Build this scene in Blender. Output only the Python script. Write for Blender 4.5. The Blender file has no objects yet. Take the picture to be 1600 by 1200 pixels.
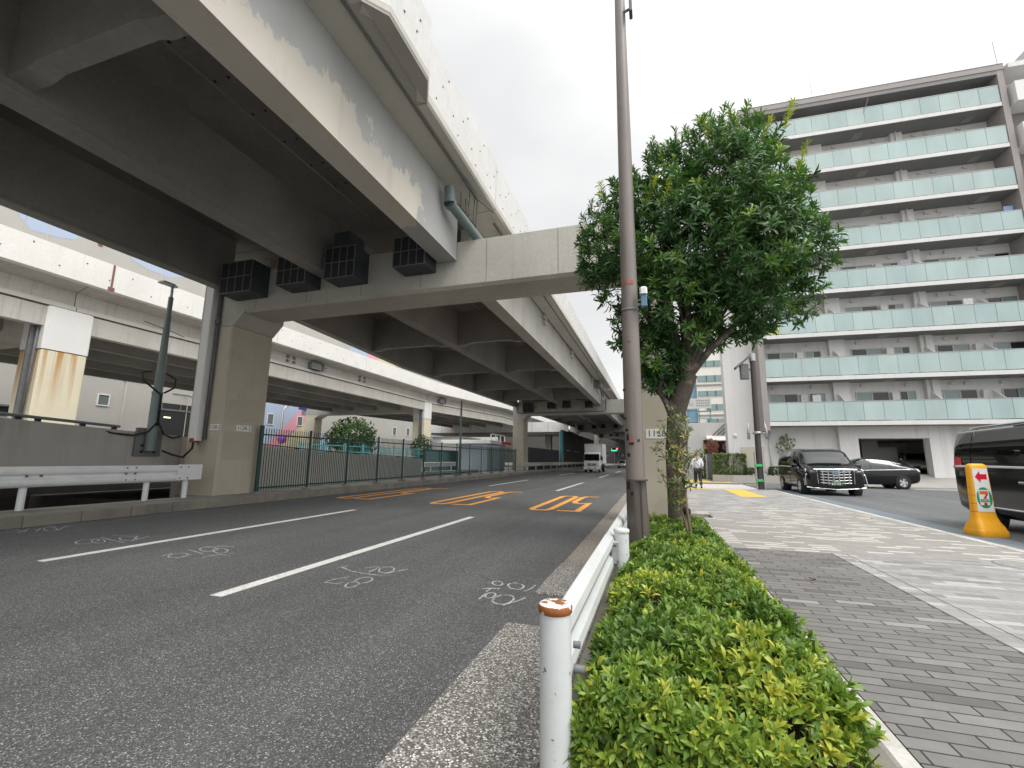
import bpy, bmesh, math, random
import numpy as np
from mathutils import Matrix, Vector
R = math.radians
rng = random.Random(7)
sc = bpy.context.scene
COL = sc.collection
WM = {}                                   # build-space matrix of every parent

# ------------------------------------------------------------------ mesh builder
class MB:
    def __init__(s): s.v = []; s.f = []; s.m = []; s.sm = []
    def add(s, vs, fs, m=0, smooth=False):
        o = len(s.v); s.v += [tuple(p) for p in vs]
        for f in fs:
            s.f.append([i + o for i in f]); s.m.append(m); s.sm.append(smooth)
        return s
    def box(s, x0, y0, z0, x1, y1, z1, m=0):
        vs = [(x0,y0,z0),(x1,y0,z0),(x1,y1,z0),(x0,y1,z0),(x0,y0,z1),(x1,y0,z1),(x1,y1,z1),(x0,y1,z1)]
        return s.add(vs, [(0,3,2,1),(4,5,6,7),(0,1,5,4),(1,2,6,5),(2,3,7,6),(3,0,4,7)], m)
    def cbox(s, x0, y0, z0, x1, y1, z1, c, m=0):
        """box with chamfered vertical and top edges"""
        def ring(x0,y0,x1,y1,z,c):
            return [(x0+c,y0,z),(x1-c,y0,z),(x1,y0+c,z),(x1,y1-c,z),(x1-c,y1,z),(x0+c,y1,z),(x0,y1-c,z),(x0,y0+c,z)]
        rs = [ring(x0,y0,x1,y1,z0,c), ring(x0,y0,x1,y1,z1-c,c), ring(x0+c,y0+c,x1-c,y1-c,z1,c*.6)]
        return s.loft(rs, True, True, m)
    def loft(s, rings, closed=True, caps=True, m=0, smooth=False):
        n = len(rings[0]); vs = [p for r in rings for p in r]; fs = []
        for i in range(len(rings)-1):
            for j in range(n if closed else n-1):
                k = (j+1) % n
                fs.append((i*n+j, i*n+k, (i+1)*n+k, (i+1)*n+j))
        s.add(vs, fs, m, smooth)
        if caps:
            s.add(rings[0], [list(range(n))[::-1]], m); s.add(rings[-1], [list(range(n))], m)
        return s
    def prism(s, poly, axis, a, b, m=0):
        """poly in the two axes that are not `axis` (x:(y,z)  y:(x,z)  z:(x,y))"""
        f = {'x': lambda p,q:(q,p[0],p[1]), 'y': lambda p,q:(p[0],q,p[1]), 'z': lambda p,q:(p[0],p[1],q)}[axis]
        ar = sum(poly[i][0]*poly[(i+1)%len(poly)][1]-poly[(i+1)%len(poly)][0]*poly[i][1] for i in range(len(poly)))
        if (ar < 0) != (axis == 'y'): poly = poly[::-1]
        return s.loft([[f(p,a) for p in poly],[f(p,b) for p in poly]], True, True, m)
    def sheet(s, pts, m=0): return s.add(pts, [list(range(len(pts)))], m)
    def tube(s, pts, rad, n=8, m=0, caps=True, smooth=True):
        pts = [Vector(p) for p in pts]
        if not isinstance(rad, (list, tuple)): rad = [rad]*len(pts)
        rings = []; ref = None
        for i, p in enumerate(pts):
            d = (pts[min(i+1,len(pts)-1)] - pts[max(i-1,0)]).normalized()
            if ref is None: ref = Vector((0,0,1)) if abs(d.z) < .9 else Vector((1,0,0))
            u = d.cross(ref).normalized(); w = u.cross(d).normalized(); ref = w
            rings.append([p + rad[i]*(math.cos(2*math.pi*k/n)*u + math.sin(2*math.pi*k/n)*w) for k in range(n)])
        rings = [r[::-1] for r in rings]
        return s.loft(rings, True, caps, m, smooth)
    def lathe(s, prof, n=24, m=0, axis='z', org=(0,0,0), smooth=True, caps=False):
        """prof: (radius, height) pairs"""
        rings = []
        for r, h in prof:
            ring = []
            for k in range(n):
                a = 2*math.pi*k/n; c, q = r*math.cos(a), r*math.sin(a)
                p = {'z':(c,q,h), 'x':(h,c,q), 'y':(q,h,c)}[axis]
                ring.append((p[0]+org[0],p[1]+org[1],p[2]+org[2]))
            rings.append(ring)
        return s.loft(rings, True, caps, m, smooth)
    def grid(s, P, m=0, smooth=True):
        nu, nv = len(P), len(P[0]); vs = [q for r in P for q in r]
        return s.add(vs, [(i*nv+j, (i+1)*nv+j, (i+1)*nv+j+1, i*nv+j+1) for i in range(nu-1) for j in range(nv-1)], m, smooth)
    def ribbon(s, pts, w, z, m=0):
        """flat painted stroke on the ground"""
        n = len(pts); L = []; Rr = []
        for i in range(n):
            a = pts[max(i-1,0)]; b = pts[min(i+1,n-1)]
            dx, dy = b[0]-a[0], b[1]-a[1]; l = math.hypot(dx,dy) or 1
            ww = w*(.75+.5*rng.random())
            L.append((pts[i][0]-dy/l*ww/2, pts[i][1]+dx/l*ww/2, z)); Rr.append((pts[i][0]+dy/l*ww/2, pts[i][1]-dx/l*ww/2, z))
        return s.add(L+Rr, [(n+i, n+i+1, i+1, i) for i in range(n-1)], m)
    def xf(s, M, start=0):
        for i in range(start, len(s.v)): s.v[i] = tuple(M @ Vector(s.v[i]))
        return s

def link(o, parent=None, local=False):
    COL.objects.link(o)
    if parent is not None:
        o.parent = parent
        if local: WM[o] = WM[parent]
        else:
            o.matrix_parent_inverse = WM[parent].inverted(); WM[o] = Matrix.Identity(4)
    else: WM[o] = Matrix.Identity(4)
    return o

SPLIT = {'pilaster','vent_hood','meter_box','escape_hatch','bolt','stub','anchor_plate','garage_pillar','red_mark','tape_scrap','wiper','door_handle','mullion','reflector','panel_seam','beam_seam','pipe_hanger','cable','wire_stay','garage_wall','tape_ring','downpipe','lamp_strip','clamp','drainpipe','bearing_cage'}
def pieces(mb):
    """connected pieces of a builder, each a builder of its own"""
    par = list(range(len(mb.v)))
    def find(a):
        while par[a] != a: par[a] = par[par[a]]; a = par[a]
        return a
    for f in mb.f:
        for q in f[1:]: par[find(q)] = find(f[0])
    out = {}
    for f, m, s_ in zip(mb.f, mb.m, mb.sm):
        p, mp = out.setdefault(find(f[0]), (MB(), {}))
        for q in f:
            if q not in mp: mp[q] = len(p.v); p.v.append(mb.v[q])
        p.f.append([mp[q] for q in f]); p.m.append(m); p.sm.append(s_)
    return [p for p,_ in out.values()]
def obj(name, mb, mats, parent=None, bevel=0, smooth=False, local=False, seg=2):
    if name in SPLIT and parent is not None:
        # a cap added to a lathe or loft is its own island: glue vertices that coincide before splitting
        key = {}; mp = []
        for p in mb.v:
            k = (round(p[0],5),round(p[1],5),round(p[2],5)); mp.append(key.setdefault(k,len(mp)))
        g_ = MB(); g_.v = mb.v; g_.f = [list(dict.fromkeys(mp[i] for i in f)) for f in mb.f]; keep = [len(f) > 2 for f in g_.f]
        g_.m = [m for m,q in zip(mb.m,keep) if q]; g_.sm = [m for m,q in zip(mb.sm,keep) if q]; g_.f = [f for f,q in zip(g_.f,keep) if q]
        ps = pieces(g_)
        if 1 < len(ps) <= 100: return [obj1(name, p, mats, parent, bevel, smooth, local, seg) for p in ps][0]
    return obj1(name, mb, mats, parent, bevel, smooth, local, seg)
def obj1(name, mb, mats, parent=None, bevel=0, smooth=False, local=False, seg=2):
    me = bpy.data.meshes.new(name)
    me.from_pydata(mb.v, [], mb.f)
    if not isinstance(mats, (list, tuple)): mats = [mats]
    for m in mats: me.materials.append(m)
    me.polygons.foreach_set('material_index', mb.m)
    me.polygons.foreach_set('use_smooth', [bool(smooth or q) for q in mb.sm])
    me.update()
    o = bpy.data.objects.new(name, me); link(o, parent, local)
    if bevel:
        b = o.modifiers.new('bevel', 'BEVEL'); b.width = bevel; b.segments = seg; b.limit_method = 'ANGLE'; b.angle_limit = R(40)
        b.harden_normals = False
    return o

def thing(name, label, cat, loc=(0,0,0), rz=0, group=None, local=False):
    o = bpy.data.objects.new(name, None); COL.objects.link(o)
    o.empty_display_size = .3
    o.location = loc; o.rotation_euler = (0,0,rz)
    WM[o] = Matrix.Translation(loc) @ Matrix.Rotation(rz,4,'Z')
    return tag(o, label, cat, group)
def tag(o, label, cat, group=None):
    o['label'] = label; o['category'] = cat
    if group: o['group'] = group
    return o
def struct(name, mb, mats, **k):
    o = obj(name, mb, mats, **k); o['kind'] = 'structure'; return o
def copy_tree(o, parent=None):
    c = o.copy(); COL.objects.link(c)
    if parent is not None: c.parent = parent; c.matrix_parent_inverse = o.matrix_parent_inverse.copy()
    for ch in o.children: copy_tree(ch, c)
    return c

def text_mb(body, size, org, xd, yd, m=0, depth=.002, align='CENTER', sx=1.0):
    cu = bpy.data.curves.new('lettering', 'FONT'); cu.body = body; cu.size = size; cu.align_x = align; cu.align_y = 'CENTER'
    cu.extrude = depth/2; cu.resolution_u = 3
    to = bpy.data.objects.new('lettering', cu); COL.objects.link(to)
    dg = bpy.context.evaluated_depsgraph_get(); me = bpy.data.meshes.new_from_object(to.evaluated_get(dg))
    xd = Vector(xd).normalized(); yd = Vector(yd).normalized(); nd = xd.cross(yd); org = Vector(org)
    mb = MB(); mb.add([org + xd*v.co.x*sx + yd*v.co.y + nd*(v.co.z+depth/2) for v in me.vertices], [list(p.vertices) for p in me.polygons], m)
    bpy.data.objects.remove(to); bpy.data.meshes.remove(me)
    return mb
def merge(a, b):
    o = len(a.v); a.v += b.v; a.f += [[i+o for i in f] for f in b.f]; a.m += b.m; a.sm += b.sm; return a

# ------------------------------------------------------------------ materials
def nodes(name):
    m = bpy.data.materials.new(name); m.use_nodes = True
    nt = m.node_tree; b = nt.nodes['Principled BSDF']
    return m, nt, b
def N(nt, typ, **k):
    n = nt.nodes.new(typ)
    for a, v in k.items():
        if a.startswith('i_'): n.inputs[a[2:].replace('_',' ')].default_value = v
        else: setattr(n, a, v)
    return n
def noise(nt, vec, scale, detail=4, rough=.55):
    n = N(nt, 'ShaderNodeTexNoise'); n.inputs['Scale'].default_value = scale; n.inputs['Detail'].default_value = detail
    n.inputs['Roughness'].default_value = rough; nt.links.new(vec, n.inputs['Vector']); return n.outputs['Fac']
def ramp(nt, fac, stops, interp='LINEAR'):
    r = N(nt, 'ShaderNodeValToRGB'); r.color_ramp.interpolation = interp
    el = r.color_ramp.elements
    while len(el) < len(stops): el.new(.5)
    for e, (p, c) in zip(el, stops):
        e.position = p; e.color = (c,c,c,1) if isinstance(c,(int,float)) else (*c,1)
    nt.links.new(fac, r.inputs[0]); return r.outputs[0]
def mixc(nt, fac, a, b, mode='MIX'):
    n = N(nt, 'ShaderNodeMix', data_type='RGBA', blend_type=mode)
    for s, v in ((n.inputs[0], fac), (n.inputs[6], a), (n.inputs[7], b)):
        if isinstance(v, (int,float)): s.default_value = v
        elif isinstance(v, tuple): s.default_value = (*v,1)
        else: nt.links.new(v, s)
    return n.outputs[2]
def mathn(nt, op, a, b=0.):
    n = N(nt, 'ShaderNodeMath', operation=op)
    for s, v in ((n.inputs[0], a), (n.inputs[1], b)):
        if isinstance(v, (int,float)): s.default_value = v
        else: nt.links.new(v, s)
    return n.outputs[0]
def mapping(nt, vec, scale=(1,1,1), loc=(0,0,0), rot=(0,0,0)):
    n = N(nt, 'ShaderNodeMapping'); n.inputs['Scale'].default_value = scale; n.inputs['Location'].default_value = loc; n.inputs['Rotation'].default_value = rot
    nt.links.new(vec, n.inputs['Vector']); return n.outputs[0]
def bump(nt, b, h, strength, dist=.01):
    n = N(nt, 'ShaderNodeBump'); n.inputs['Strength'].default_value = strength; n.inputs['Distance'].default_value = dist
    nt.links.new(h, n.inputs['Height']); nt.links.new(n.outputs[0], b.inputs['Normal'])
def coord(nt): return N(nt, 'ShaderNodeTexCoord').outputs['Object']

def pm(name, col, rough=.6, metal=0., var=.12, vscale=1.2, fine=.05, fscale=50, bmp=0., streak=None, samt=.5, sfreq=3., srange=(.52,.72), patch=None, prange=(.5,.62), pscale=.5, spec=.5, coat=0.):
    m, nt, b = nodes(name); v = coord(nt)
    c = mixc(nt, 1., col, ramp(nt, noise(nt, v, vscale, 5), [(.25, 1-var), (.75, 1+var)]), 'MULTIPLY')
    nf = noise(nt, v, fscale, 3)
    if fine: c = mixc(nt, 1., c, ramp(nt, nf, [(.3, 1-fine), (.7, 1+fine)]), 'MULTIPLY')
    if patch: c = mixc(nt, ramp(nt, noise(nt, v, pscale, 6, .6), [(prange[0],0.),(prange[1],1.)]), c, patch)
    if streak:
        sv = mapping(nt, v, (sfreq, sfreq, sfreq*.07))
        f = ramp(nt, noise(nt, sv, 1.6, 6, .65), [(srange[0],0.),(srange[1],samt)])
        c = mixc(nt, f, c, streak)
    nt.links.new(c, b.inputs['Base Color'])
    b.inputs['Roughness'].default_value = rough; b.inputs['Metallic'].default_value = metal
    b.inputs['Specular IOR Level'].default_value = spec
    if coat: b.inputs['Coat Weight'].default_value = coat; b.inputs['Coat Roughness'].default_value = .04
    if bmp: bump(nt, b, nf, bmp, .004)
    return m
def flat(name, col, rough=.5, metal=0., spec=.5, emit=None, es=1.):
    m, nt, b = nodes(name)
    b.inputs['Base Color'].default_value = (*col,1); b.inputs['Roughness'].default_value = rough; b.inputs['Metallic'].default_value = metal
    b.inputs['Specular IOR Level'].default_value = spec
    if emit: b.inputs['Emission Color'].default_value = (*emit,1); b.inputs['Emission Strength'].default_value = es
    return m

MT = {}
MT['conc'] = pm('girder_concrete', (.40,.39,.36), .75, var=.16, vscale=.5, fine=.06, fscale=18, streak=(.2,.195,.18), samt=.5, sfreq=2.2, srange=(.55,.8))
def patched_girder():
    """two repaint campaigns: warm grey low on the web, cool grey above, along a ragged line"""
    m, nt, b = nodes('girder_two_tone_paint'); v = coord(nt); sp = N(nt,'ShaderNodeSeparateXYZ'); nt.links.new(v, sp.inputs[0])
    n1 = noise(nt, mapping(nt, v, (1,.75,.55), (.0,.35,.2)), 1.1, 8, .66)
    dz = mathn(nt,'ADD', mathn(nt,'SUBTRACT',7.93,sp.outputs[2]), mathn(nt,'MULTIPLY', mathn(nt,'SUBTRACT',n1,.5), 3.4))
    dy = mathn(nt,'ADD', mathn(nt,'SUBTRACT',9.0,sp.outputs[1]), mathn(nt,'MULTIPLY', mathn(nt,'SUBTRACT',n1,.5), 4.))
    k = mathn(nt,'MINIMUM', dz, mathn(nt,'MULTIPLY',dy,.5))
    f = ramp(nt, mathn(nt,'ADD',k,.5), [(.47,0.),(.55,1.)])
    cool = mixc(nt, 1., (.40,.402,.395), ramp(nt, noise(nt, v, .7, 5), [(.25,.88),(.75,1.1)]), 'MULTIPLY')
    warm = mixc(nt, 1., (.59,.55,.48), ramp(nt, noise(nt, v, 1.1, 5), [(.25,.94),(.75,1.05)]), 'MULTIPLY')
    c = mixc(nt, f, cool, warm); sv = mapping(nt, v, (2.,2.,.14))
    c = mixc(nt, ramp(nt, noise(nt, sv, 1.6, 6, .65), [(.56,0.),(.85,.4)]), c, (.26,.255,.24))
    nt.links.new(c, b.inputs['Base Color']); b.inputs['Roughness'].default_value = .6; return m
MT['conc_patch'] = patched_girder()
MT['conc_beam'] = pm('beam_concrete', (.44,.425,.385), .75, var=.12, vscale=.7, fine=.06, fscale=14, streak=(.19,.18,.16), samt=.6, sfreq=4., srange=(.56,.82))
MT['conc_dark'] = pm('dark_soffit_concrete', (.19,.181,.166), .85, var=.3, vscale=.35, fine=.08, fscale=10, patch=(.15,.138,.122), prange=(.5,.75), pscale=.8)  # dark blotchy tone for deck undersides
MT['conc_int'] = pm('inner_girder_concrete', (.26,.25,.23), .85, var=.25, vscale=.4, fine=.08, fscale=10)  # darker than the outer girders, for inner girders and diaphragms
MT['soffit'] = pm('overhang_soffit_concrete', (.5,.48,.43), .8, var=.1, vscale=.6, fine=.04, streak=(.3,.28,.24), samt=.3, sfreq=1.)
MT['soffit_grey'] = pm('overhang_panel_concrete', (.36,.345,.325), .8, var=.08, vscale=.7)
MT['parapet'] = pm('parapet_concrete', (.62,.62,.605), .7, var=.07, vscale=.9, fine=.05, fscale=9, streak=(.43,.425,.405), samt=.55, sfreq=2.4, srange=(.55,.85), bmp=.15)
MT['parapet_l'] = pm('pale_parapet_concrete', (.72,.71,.68), .7, var=.06, vscale=.6, fine=.05, fscale=9, streak=(.55,.54,.5), samt=.5, sfreq=2., srange=(.55,.85))
MT['girder_l'] = pm('old_girder_concrete', (.46,.44,.40), .75, var=.12, vscale=.6, fine=.06, fscale=12, streak=(.24,.23,.2), samt=.55, sfreq=3.)
MT['col_beige'] = pm('pier_beige_paint', (.43,.395,.315), .55, var=.06, vscale=.9, fine=.03, patch=(.395,.365,.288), prange=(.55,.57), pscale=.7, streak=(.31,.285,.225), samt=.35, sfreq=2.)
MT['col_cream'] = pm('pillar_cream_paint', (.62,.575,.44), .5, var=.04, vscale=.8, streak=(.52,.47,.34), samt=.5, sfreq=2.2)
MT['col_white'] = pm('pillar_white_paint', (.68,.675,.66), .5, var=.04, vscale=.8)
MT['wall_lit'] = pm('lit_ramp_wall_concrete', (.52,.505,.46), .8, var=.08, vscale=.7, fine=.04, streak=(.38,.365,.33), samt=.4, sfreq=1.4)  # lighter copy of the grey ramp wall, extra light put into its colour
MT['far_dark'] = pm('far_gloom_wall', (.06,.057,.053), .9, var=.2, vscale=.5)  # gloom under the far highway put into a very dark colour
MT['wall_grey'] = pm('grey_ramp_wall_concrete', (.385,.365,.34), .8, var=.09, vscale=.7, fine=.04, streak=(.19,.18,.165), samt=.45, sfreq=1.4)
MT['white_paint'] = pm('white_rail_paint', (.66,.68,.68), .45, var=.08, vscale=3., fine=.03, streak=(.4,.38,.34), samt=.35, sfreq=5., srange=(.6,.8))
MT['kerb'] = pm('kerb_concrete', (.20,.185,.155), .85, var=.2, vscale=1.5, fine=.15, fscale=60, patch=(.12,.112,.1), prange=(.5,.75), pscale=1.2)
MT['strip'] = pm('median_concrete', (.26,.25,.22), .9, var=.2, vscale=1.5, fine=.12, fscale=60, patch=(.14,.135,.12), prange=(.45,.7), pscale=1.)
MT['black'] = flat('matt_black_rubber', (.012,.012,.012), .7)
MT['dark'] = flat('dark_void_paint', (.02,.021,.023), .8)
MT['steel'] = pm('galvanised_steel', (.42,.43,.43), .45, .6, var=.15, vscale=6.)
MT['cage'] = pm('cage_grey_steel', (.045,.055,.062), .6, .0, var=.3, vscale=4.)
MT['grate'] = flat('cage_light_edge', (.16,.18,.19), .5)
MT['green'] = pm('fence_green_paint', (.012,.055,.055), .4, var=.2, vscale=2., fine=.05)
MT['teal'] = pm('teal_rail_paint', (.1,.34,.37), .45)
MT['lamp_grey'] = pm('lamp_grey_green_paint', (.14,.185,.18), .4, var=.1, vscale=3.)
MT['pole_low'] = pm('pole_base_brown_paint', (.088,.074,.065), .45, var=.15, vscale=3., fine=.05, streak=(.05,.035,.028), samt=.6, sfreq=7.)
MT['pole'] = pm('pole_brown_grey_paint', (.175,.15,.137), .45, var=.12, vscale=2., fine=.04, streak=(.085,.07,.06), samt=.5, sfreq=6.)
MT['plate_grey'] = pm('base_plate_grey', (.13,.135,.14), .55, var=.2, vscale=3.)
MT['wht'] = pm('matt_white_paint', (.74,.74,.72), .5, var=.05)
MT['glass'] = flat('dark_window_glass', (.015,.02,.022), .04, spec=.7)
MT['frame'] = flat('aluminium_frame', (.35,.35,.34), .4, .5)
MT['rust'] = flat('rust', (.22,.07,.02), .85)
MT['blackpaint'] = pm('black_car_paint', (.004,.0045,.0055), .1, var=.1, fine=0, spec=.45, coat=.25)
MT['cglass'] = flat('tinted_car_glass', (.006,.008,.008), .02, spec=.9)
MT['chrome'] = flat('chrome', (.82,.84,.86), .12, 1.)
MT['rim'] = pm('alloy_rim', (.55,.56,.58), .3, .8, var=.05)
MT['tyre'] = pm('tyre_rubber', (.018,.018,.018), .8, var=.2, vscale=20.)
MT['red_lamp'] = flat('red_lamp_plastic', (.5,.01,.015), .15, spec=.7)
MT['clear_lamp'] = flat('clear_lamp_plastic', (.55,.57,.6), .1, spec=.8)
MT['ink'] = flat('black_lettering', (.015,.015,.018), .6)
# ------------------------------------------------------------------ ground materials
def asphalt(name, base, stone, big=.12, sscale=170., amt=.8):
    m, nt, b = nodes(name); v = coord(nt)
    vo = N(nt, 'ShaderNodeTexVoronoi'); vo.inputs['Scale'].default_value = sscale; nt.links.new(v, vo.inputs['Vector'])
    sep = N(nt, 'ShaderNodeSeparateColor'); nt.links.new(vo.outputs['Color'], sep.inputs[0])
    st = ramp(nt, sep.outputs[0], [(.0,.45),(.55,.85),(.8,1.35),(.93,2.1),(.975,stone)])
    c = mixc(nt, amt, base, st, 'MULTIPLY')
    c = mixc(nt, 1., c, ramp(nt, noise(nt, v, .35, 5), [(.25,1-big),(.75,1+big)]), 'MULTIPLY')
    tr = mapping(nt, v, (1.1,.03,1.))                       # wheel tracks run along the lanes
    c = mixc(nt, 1., c, ramp(nt, noise(nt, tr, 1., 3), [(.3,.82),(.7,1.12)]), 'MULTIPLY')
    c = mixc(nt, ramp(nt, noise(nt, v, 7., 6, .7), [(.66,0.),(.8,.35)]), c, tuple(x*.6 for x in base))
    wv = N(nt, 'ShaderNodeVectorMath', operation='ADD'); nt.links.new(v, wv.inputs[0])          # hairline cracks, a few metres apart
    nn = N(nt, 'ShaderNodeTexNoise'); nn.inputs['Scale'].default_value = 1.3; nn.inputs['Detail'].default_value = 6; nt.links.new(v, nn.inputs['Vector']); nt.links.new(nn.outputs['Color'], wv.inputs[1])
    ck = N(nt, 'ShaderNodeTexVoronoi', feature='DISTANCE_TO_EDGE'); ck.inputs['Scale'].default_value = .22; nt.links.new(wv.outputs[0], ck.inputs['Vector'])
    cf = mathn(nt,'MULTIPLY', ramp(nt, ck.outputs['Distance'], [(.0,1.),(.0028,0.)]), ramp(nt, noise(nt, v, .45, 3), [(.5,0.),(.6,.55)]))
    c = mixc(nt, cf, c, tuple(x*.35 for x in base))
    nt.links.new(c, b.inputs['Base Color']); b.inputs['Roughness'].default_value = .82; b.inputs['Specular IOR Level'].default_value = .35
    bump(nt, b, vo.outputs['Distance'], .5, .006)
    return m
MT['asphalt'] = asphalt('road_asphalt', (.085,.0865,.0875), 4.6, .15, 150.)
MT['asphalt2'] = asphalt('side_road_asphalt', (.135,.14,.145), 2.6, .08)
MT['patch_asph'] = asphalt('drain_patch_asphalt', (.1,.1,.102), 2.5)
def aggregate(name, base, scale=95.):
    m, nt, b = nodes(name); v = coord(nt)
    vo = N(nt, 'ShaderNodeTexVoronoi'); vo.inputs['Scale'].default_value = scale; nt.links.new(v, vo.inputs['Vector'])
    sep = N(nt, 'ShaderNodeSeparateColor'); nt.links.new(vo.outputs['Color'], sep.inputs[0])
    c = ramp(nt, sep.outputs[0], [(.0,(.07,.068,.064)),(.36,(.125,.12,.112)),(.58,(.32,.31,.295)),(.83,(.66,.65,.62))], 'CONSTANT')
    c = mixc(nt, 1., c, ramp(nt, noise(nt, v, 1.6, 5), [(.25,.75),(.75,1.15)]), 'MULTIPLY')
    c = mixc(nt, ramp(nt, vo.outputs['Distance'], [(.35,0.),(.75,.75)]), c, base)
    nt.links.new(c, b.inputs['Base Color']); b.inputs['Roughness'].default_value = .8
    bump(nt, b, vo.outputs['Distance'], .35, .006); return m
MT['aggr'] = aggregate('exposed_pebble_concrete', (.15,.14,.125))
MT['gutter'] = asphalt('gutter_concrete', (.235,.215,.185), 1.7, .15, 120.)
MT['soil'] = pm('planter_soil', (.05,.036,.024), .95, var=.3, vscale=5., fine=.3, fscale=80, bmp=.5)
MT['lane'] = pm('lane_white_paint', (.6,.595,.57), .7, var=.1, vscale=3., fine=.22, fscale=110, patch=(.36,.355,.345), prange=(.56,.66), pscale=16.)
MT['orange'] = pm('orange_road_paint', (.74,.335,.055), .7, var=.1, vscale=3., fine=.15, fscale=80, patch=(.45,.19,.045), prange=(.58,.7), pscale=14.)
MT['chalk'] = pm('chalk_paint', (.38,.405,.41), .9, var=.15, fine=.4, fscale=90, patch=(.17,.175,.18), prange=(.5,.6), pscale=22.)
MT['tactile'] = pm('yellow_tactile_tiles', (.62,.42,.065), .75, var=.06, fine=.12, fscale=30)
def pavers(name, stops, mortar, bw=.33, rh=.115, big=.07, ms=.005, dash=None):
    m, nt, b = nodes(name); v = coord(nt)
    br = N(nt, 'ShaderNodeTexBrick'); nt.links.new(v, br.inputs['Vector'])
    for k, q in (('Scale',1.),('Brick Width',bw),('Row Height',rh),('Mortar Size',ms),('Mortar Smooth',.1),('Bias',0.)): br.inputs[k].default_value = q
    br.offset = .5
    br.inputs['Color1'].default_value = (0,0,0,1); br.inputs['Color2'].default_value = (1,1,1,1); br.inputs['Mortar'].default_value = (0,0,0,1)
    c = ramp(nt, br.outputs['Color'], stops, 'CONSTANT')
    if dash:                              # pale slabs laid in every other course
        sp = N(nt,'ShaderNodeSeparateXYZ'); nt.links.new(v, sp.inputs[0])
        par = mathn(nt,'FLOORED_MODULO', mathn(nt,'FLOOR', mathn(nt,'DIVIDE', sp.outputs[1], rh)), 2.)
        par = mathn(nt,'GREATER_THAN', par, .5); sepc = N(nt,'ShaderNodeSeparateColor'); nt.links.new(br.outputs['Color'], sepc.inputs[0])
        c = mixc(nt, mathn(nt,'MULTIPLY', par, mathn(nt,'GREATER_THAN', sepc.outputs[0], 1-dash[0])), c, dash[1])
    c = mixc(nt, 1., c, ramp(nt, noise(nt, v, 9., 4), [(.25,.9),(.75,1.1)]), 'MULTIPLY')
    c = mixc(nt, 1., c, ramp(nt, noise(nt, v, .8, 5), [(.25,1-big),(.75,1+big)]), 'MULTIPLY')
    c = mixc(nt, 1., c, ramp(nt, noise(nt, v, 160., 2), [(.3,.9),(.7,1.1)]), 'MULTIPLY')
    c = mixc(nt, ramp(nt, noise(nt, v, 2.2, 8, .75), [(.58,0.),(.78,.3)]), c, tuple(x*.75 for x in stops[0][1]))
    c = mixc(nt, br.outputs['Fac'], c, mortar)
    nt.links.new(c, b.inputs['Base Color']); b.inputs['Roughness'].default_value = .8; b.inputs['Specular IOR Level'].default_value = .3
    bump(nt, b, mathn(nt,'SUBTRACT',1.,br.outputs['Fac']), .5, .004)
    return m
MT['pav_dark'] = pavers('dark_grey_pavers', [(0,(.125,.122,.117)),(.12,(.165,.161,.154)),(.35,(.177,.173,.165)),(.65,(.19,.185,.177)),(.9,(.215,.21,.2)),(.975,(.27,.265,.255))], (.04,.038,.035), ms=.006)
MT['pav_light'] = pavers('pale_mixed_pavers', [(0,(.215,.21,.21)),(.15,(.265,.26,.26)),(.45,(.30,.295,.292)),(.72,(.335,.33,.322)),(.88,(.41,.40,.385))], (.19,.185,.18), ms=.0035)
MT['pav_dash'] = pavers('grey_pavers_with_white', [(0,(.265,.256,.24)),(.3,(.285,.276,.26)),(.6,(.305,.296,.28)),(.93,(.34,.33,.31))], (.23,.225,.21), .34, .095, .06, .003, (.34,(.52,.50,.46)))
MT['pav_mid'] = pavers('worn_grey_pavers', [(0,(.25,.245,.235)),(.3,(.285,.28,.27)),(.6,(.31,.305,.295)),(.9,(.37,.365,.35))], (.22,.215,.205), .4, .2, .1, .003)
MT['edge_white'] = pm('whitened_kerb_edge', (.48,.47,.445), .85, var=.12, vscale=2., fine=.1, fscale=60, patch=(.3,.27,.22), prange=(.5,.68), pscale=2.2)
MT['bluegrey'] = pm('blue_grey_gutter_stone', (.155,.19,.215), .7, var=.12, vscale=1.2, fine=.06)
MT['concgnd'] = pm('service_road_concrete', (.33,.32,.30), .85, var=.12, vscale=.6, fine=.08)

# ------------------------------------------------------------------ ground and roads
g = MB()                                   # one sheet to the horizon, open over the underpass pit on the left
xs = [-700,-22.2,-13.81,700]; ys = [-700,-16,11.0,900]
for i in range(3):
    for j in range(3):
        if i == 1 and j == 1: continue
        g.sheet([(xs[i],ys[j],-.03),(xs[i+1],ys[j],-.03),(xs[i+1],ys[j+1],-.03),(xs[i],ys[j+1],-.03)])
struct('ground', g, MT['concgnd'])
p = MB(); x0,x1,y0,y1 = -22.2,-13.81,-16,11.0; zb = -3.
p.sheet([(x0,y0,zb),(x1,y0,zb),(x1,y1,zb),(x0,y1,zb)]); p.prism([(y0,-.02),(29,-.02),(28.4,.06),(11,.98),(y0,1.6)], 'x', x0-.3, x0-.01)
p.sheet([(x0,y0,zb),(x0,y1,zb),(x0,y1,-.03),(x0,y0,-.03)]); p.sheet([(x1,y0,zb),(x1,y0,-.03),(x1,y1,-.03),(x1,y1,zb)])
p.sheet([(x0,y1,zb),(x1,y1,zb),(x1,y1,-.03),(x0,y1,-.03)]); p.sheet([(x0,y0,zb),(x0,y0,-.03),(x1,y0,-.03),(x1,y0,zb)])
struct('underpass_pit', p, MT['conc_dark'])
r = MB(); r.sheet([(-12.3,-30,0),(-1.0,-30,0),(-1.0,230,0),(-12.3,230,0)]); struct('road', r, MT['asphalt'])
r = MB(); r.sheet([(5.56,-30,0),(60,-30,0),(60,34.,0),(5.56,34.,0)])
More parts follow.
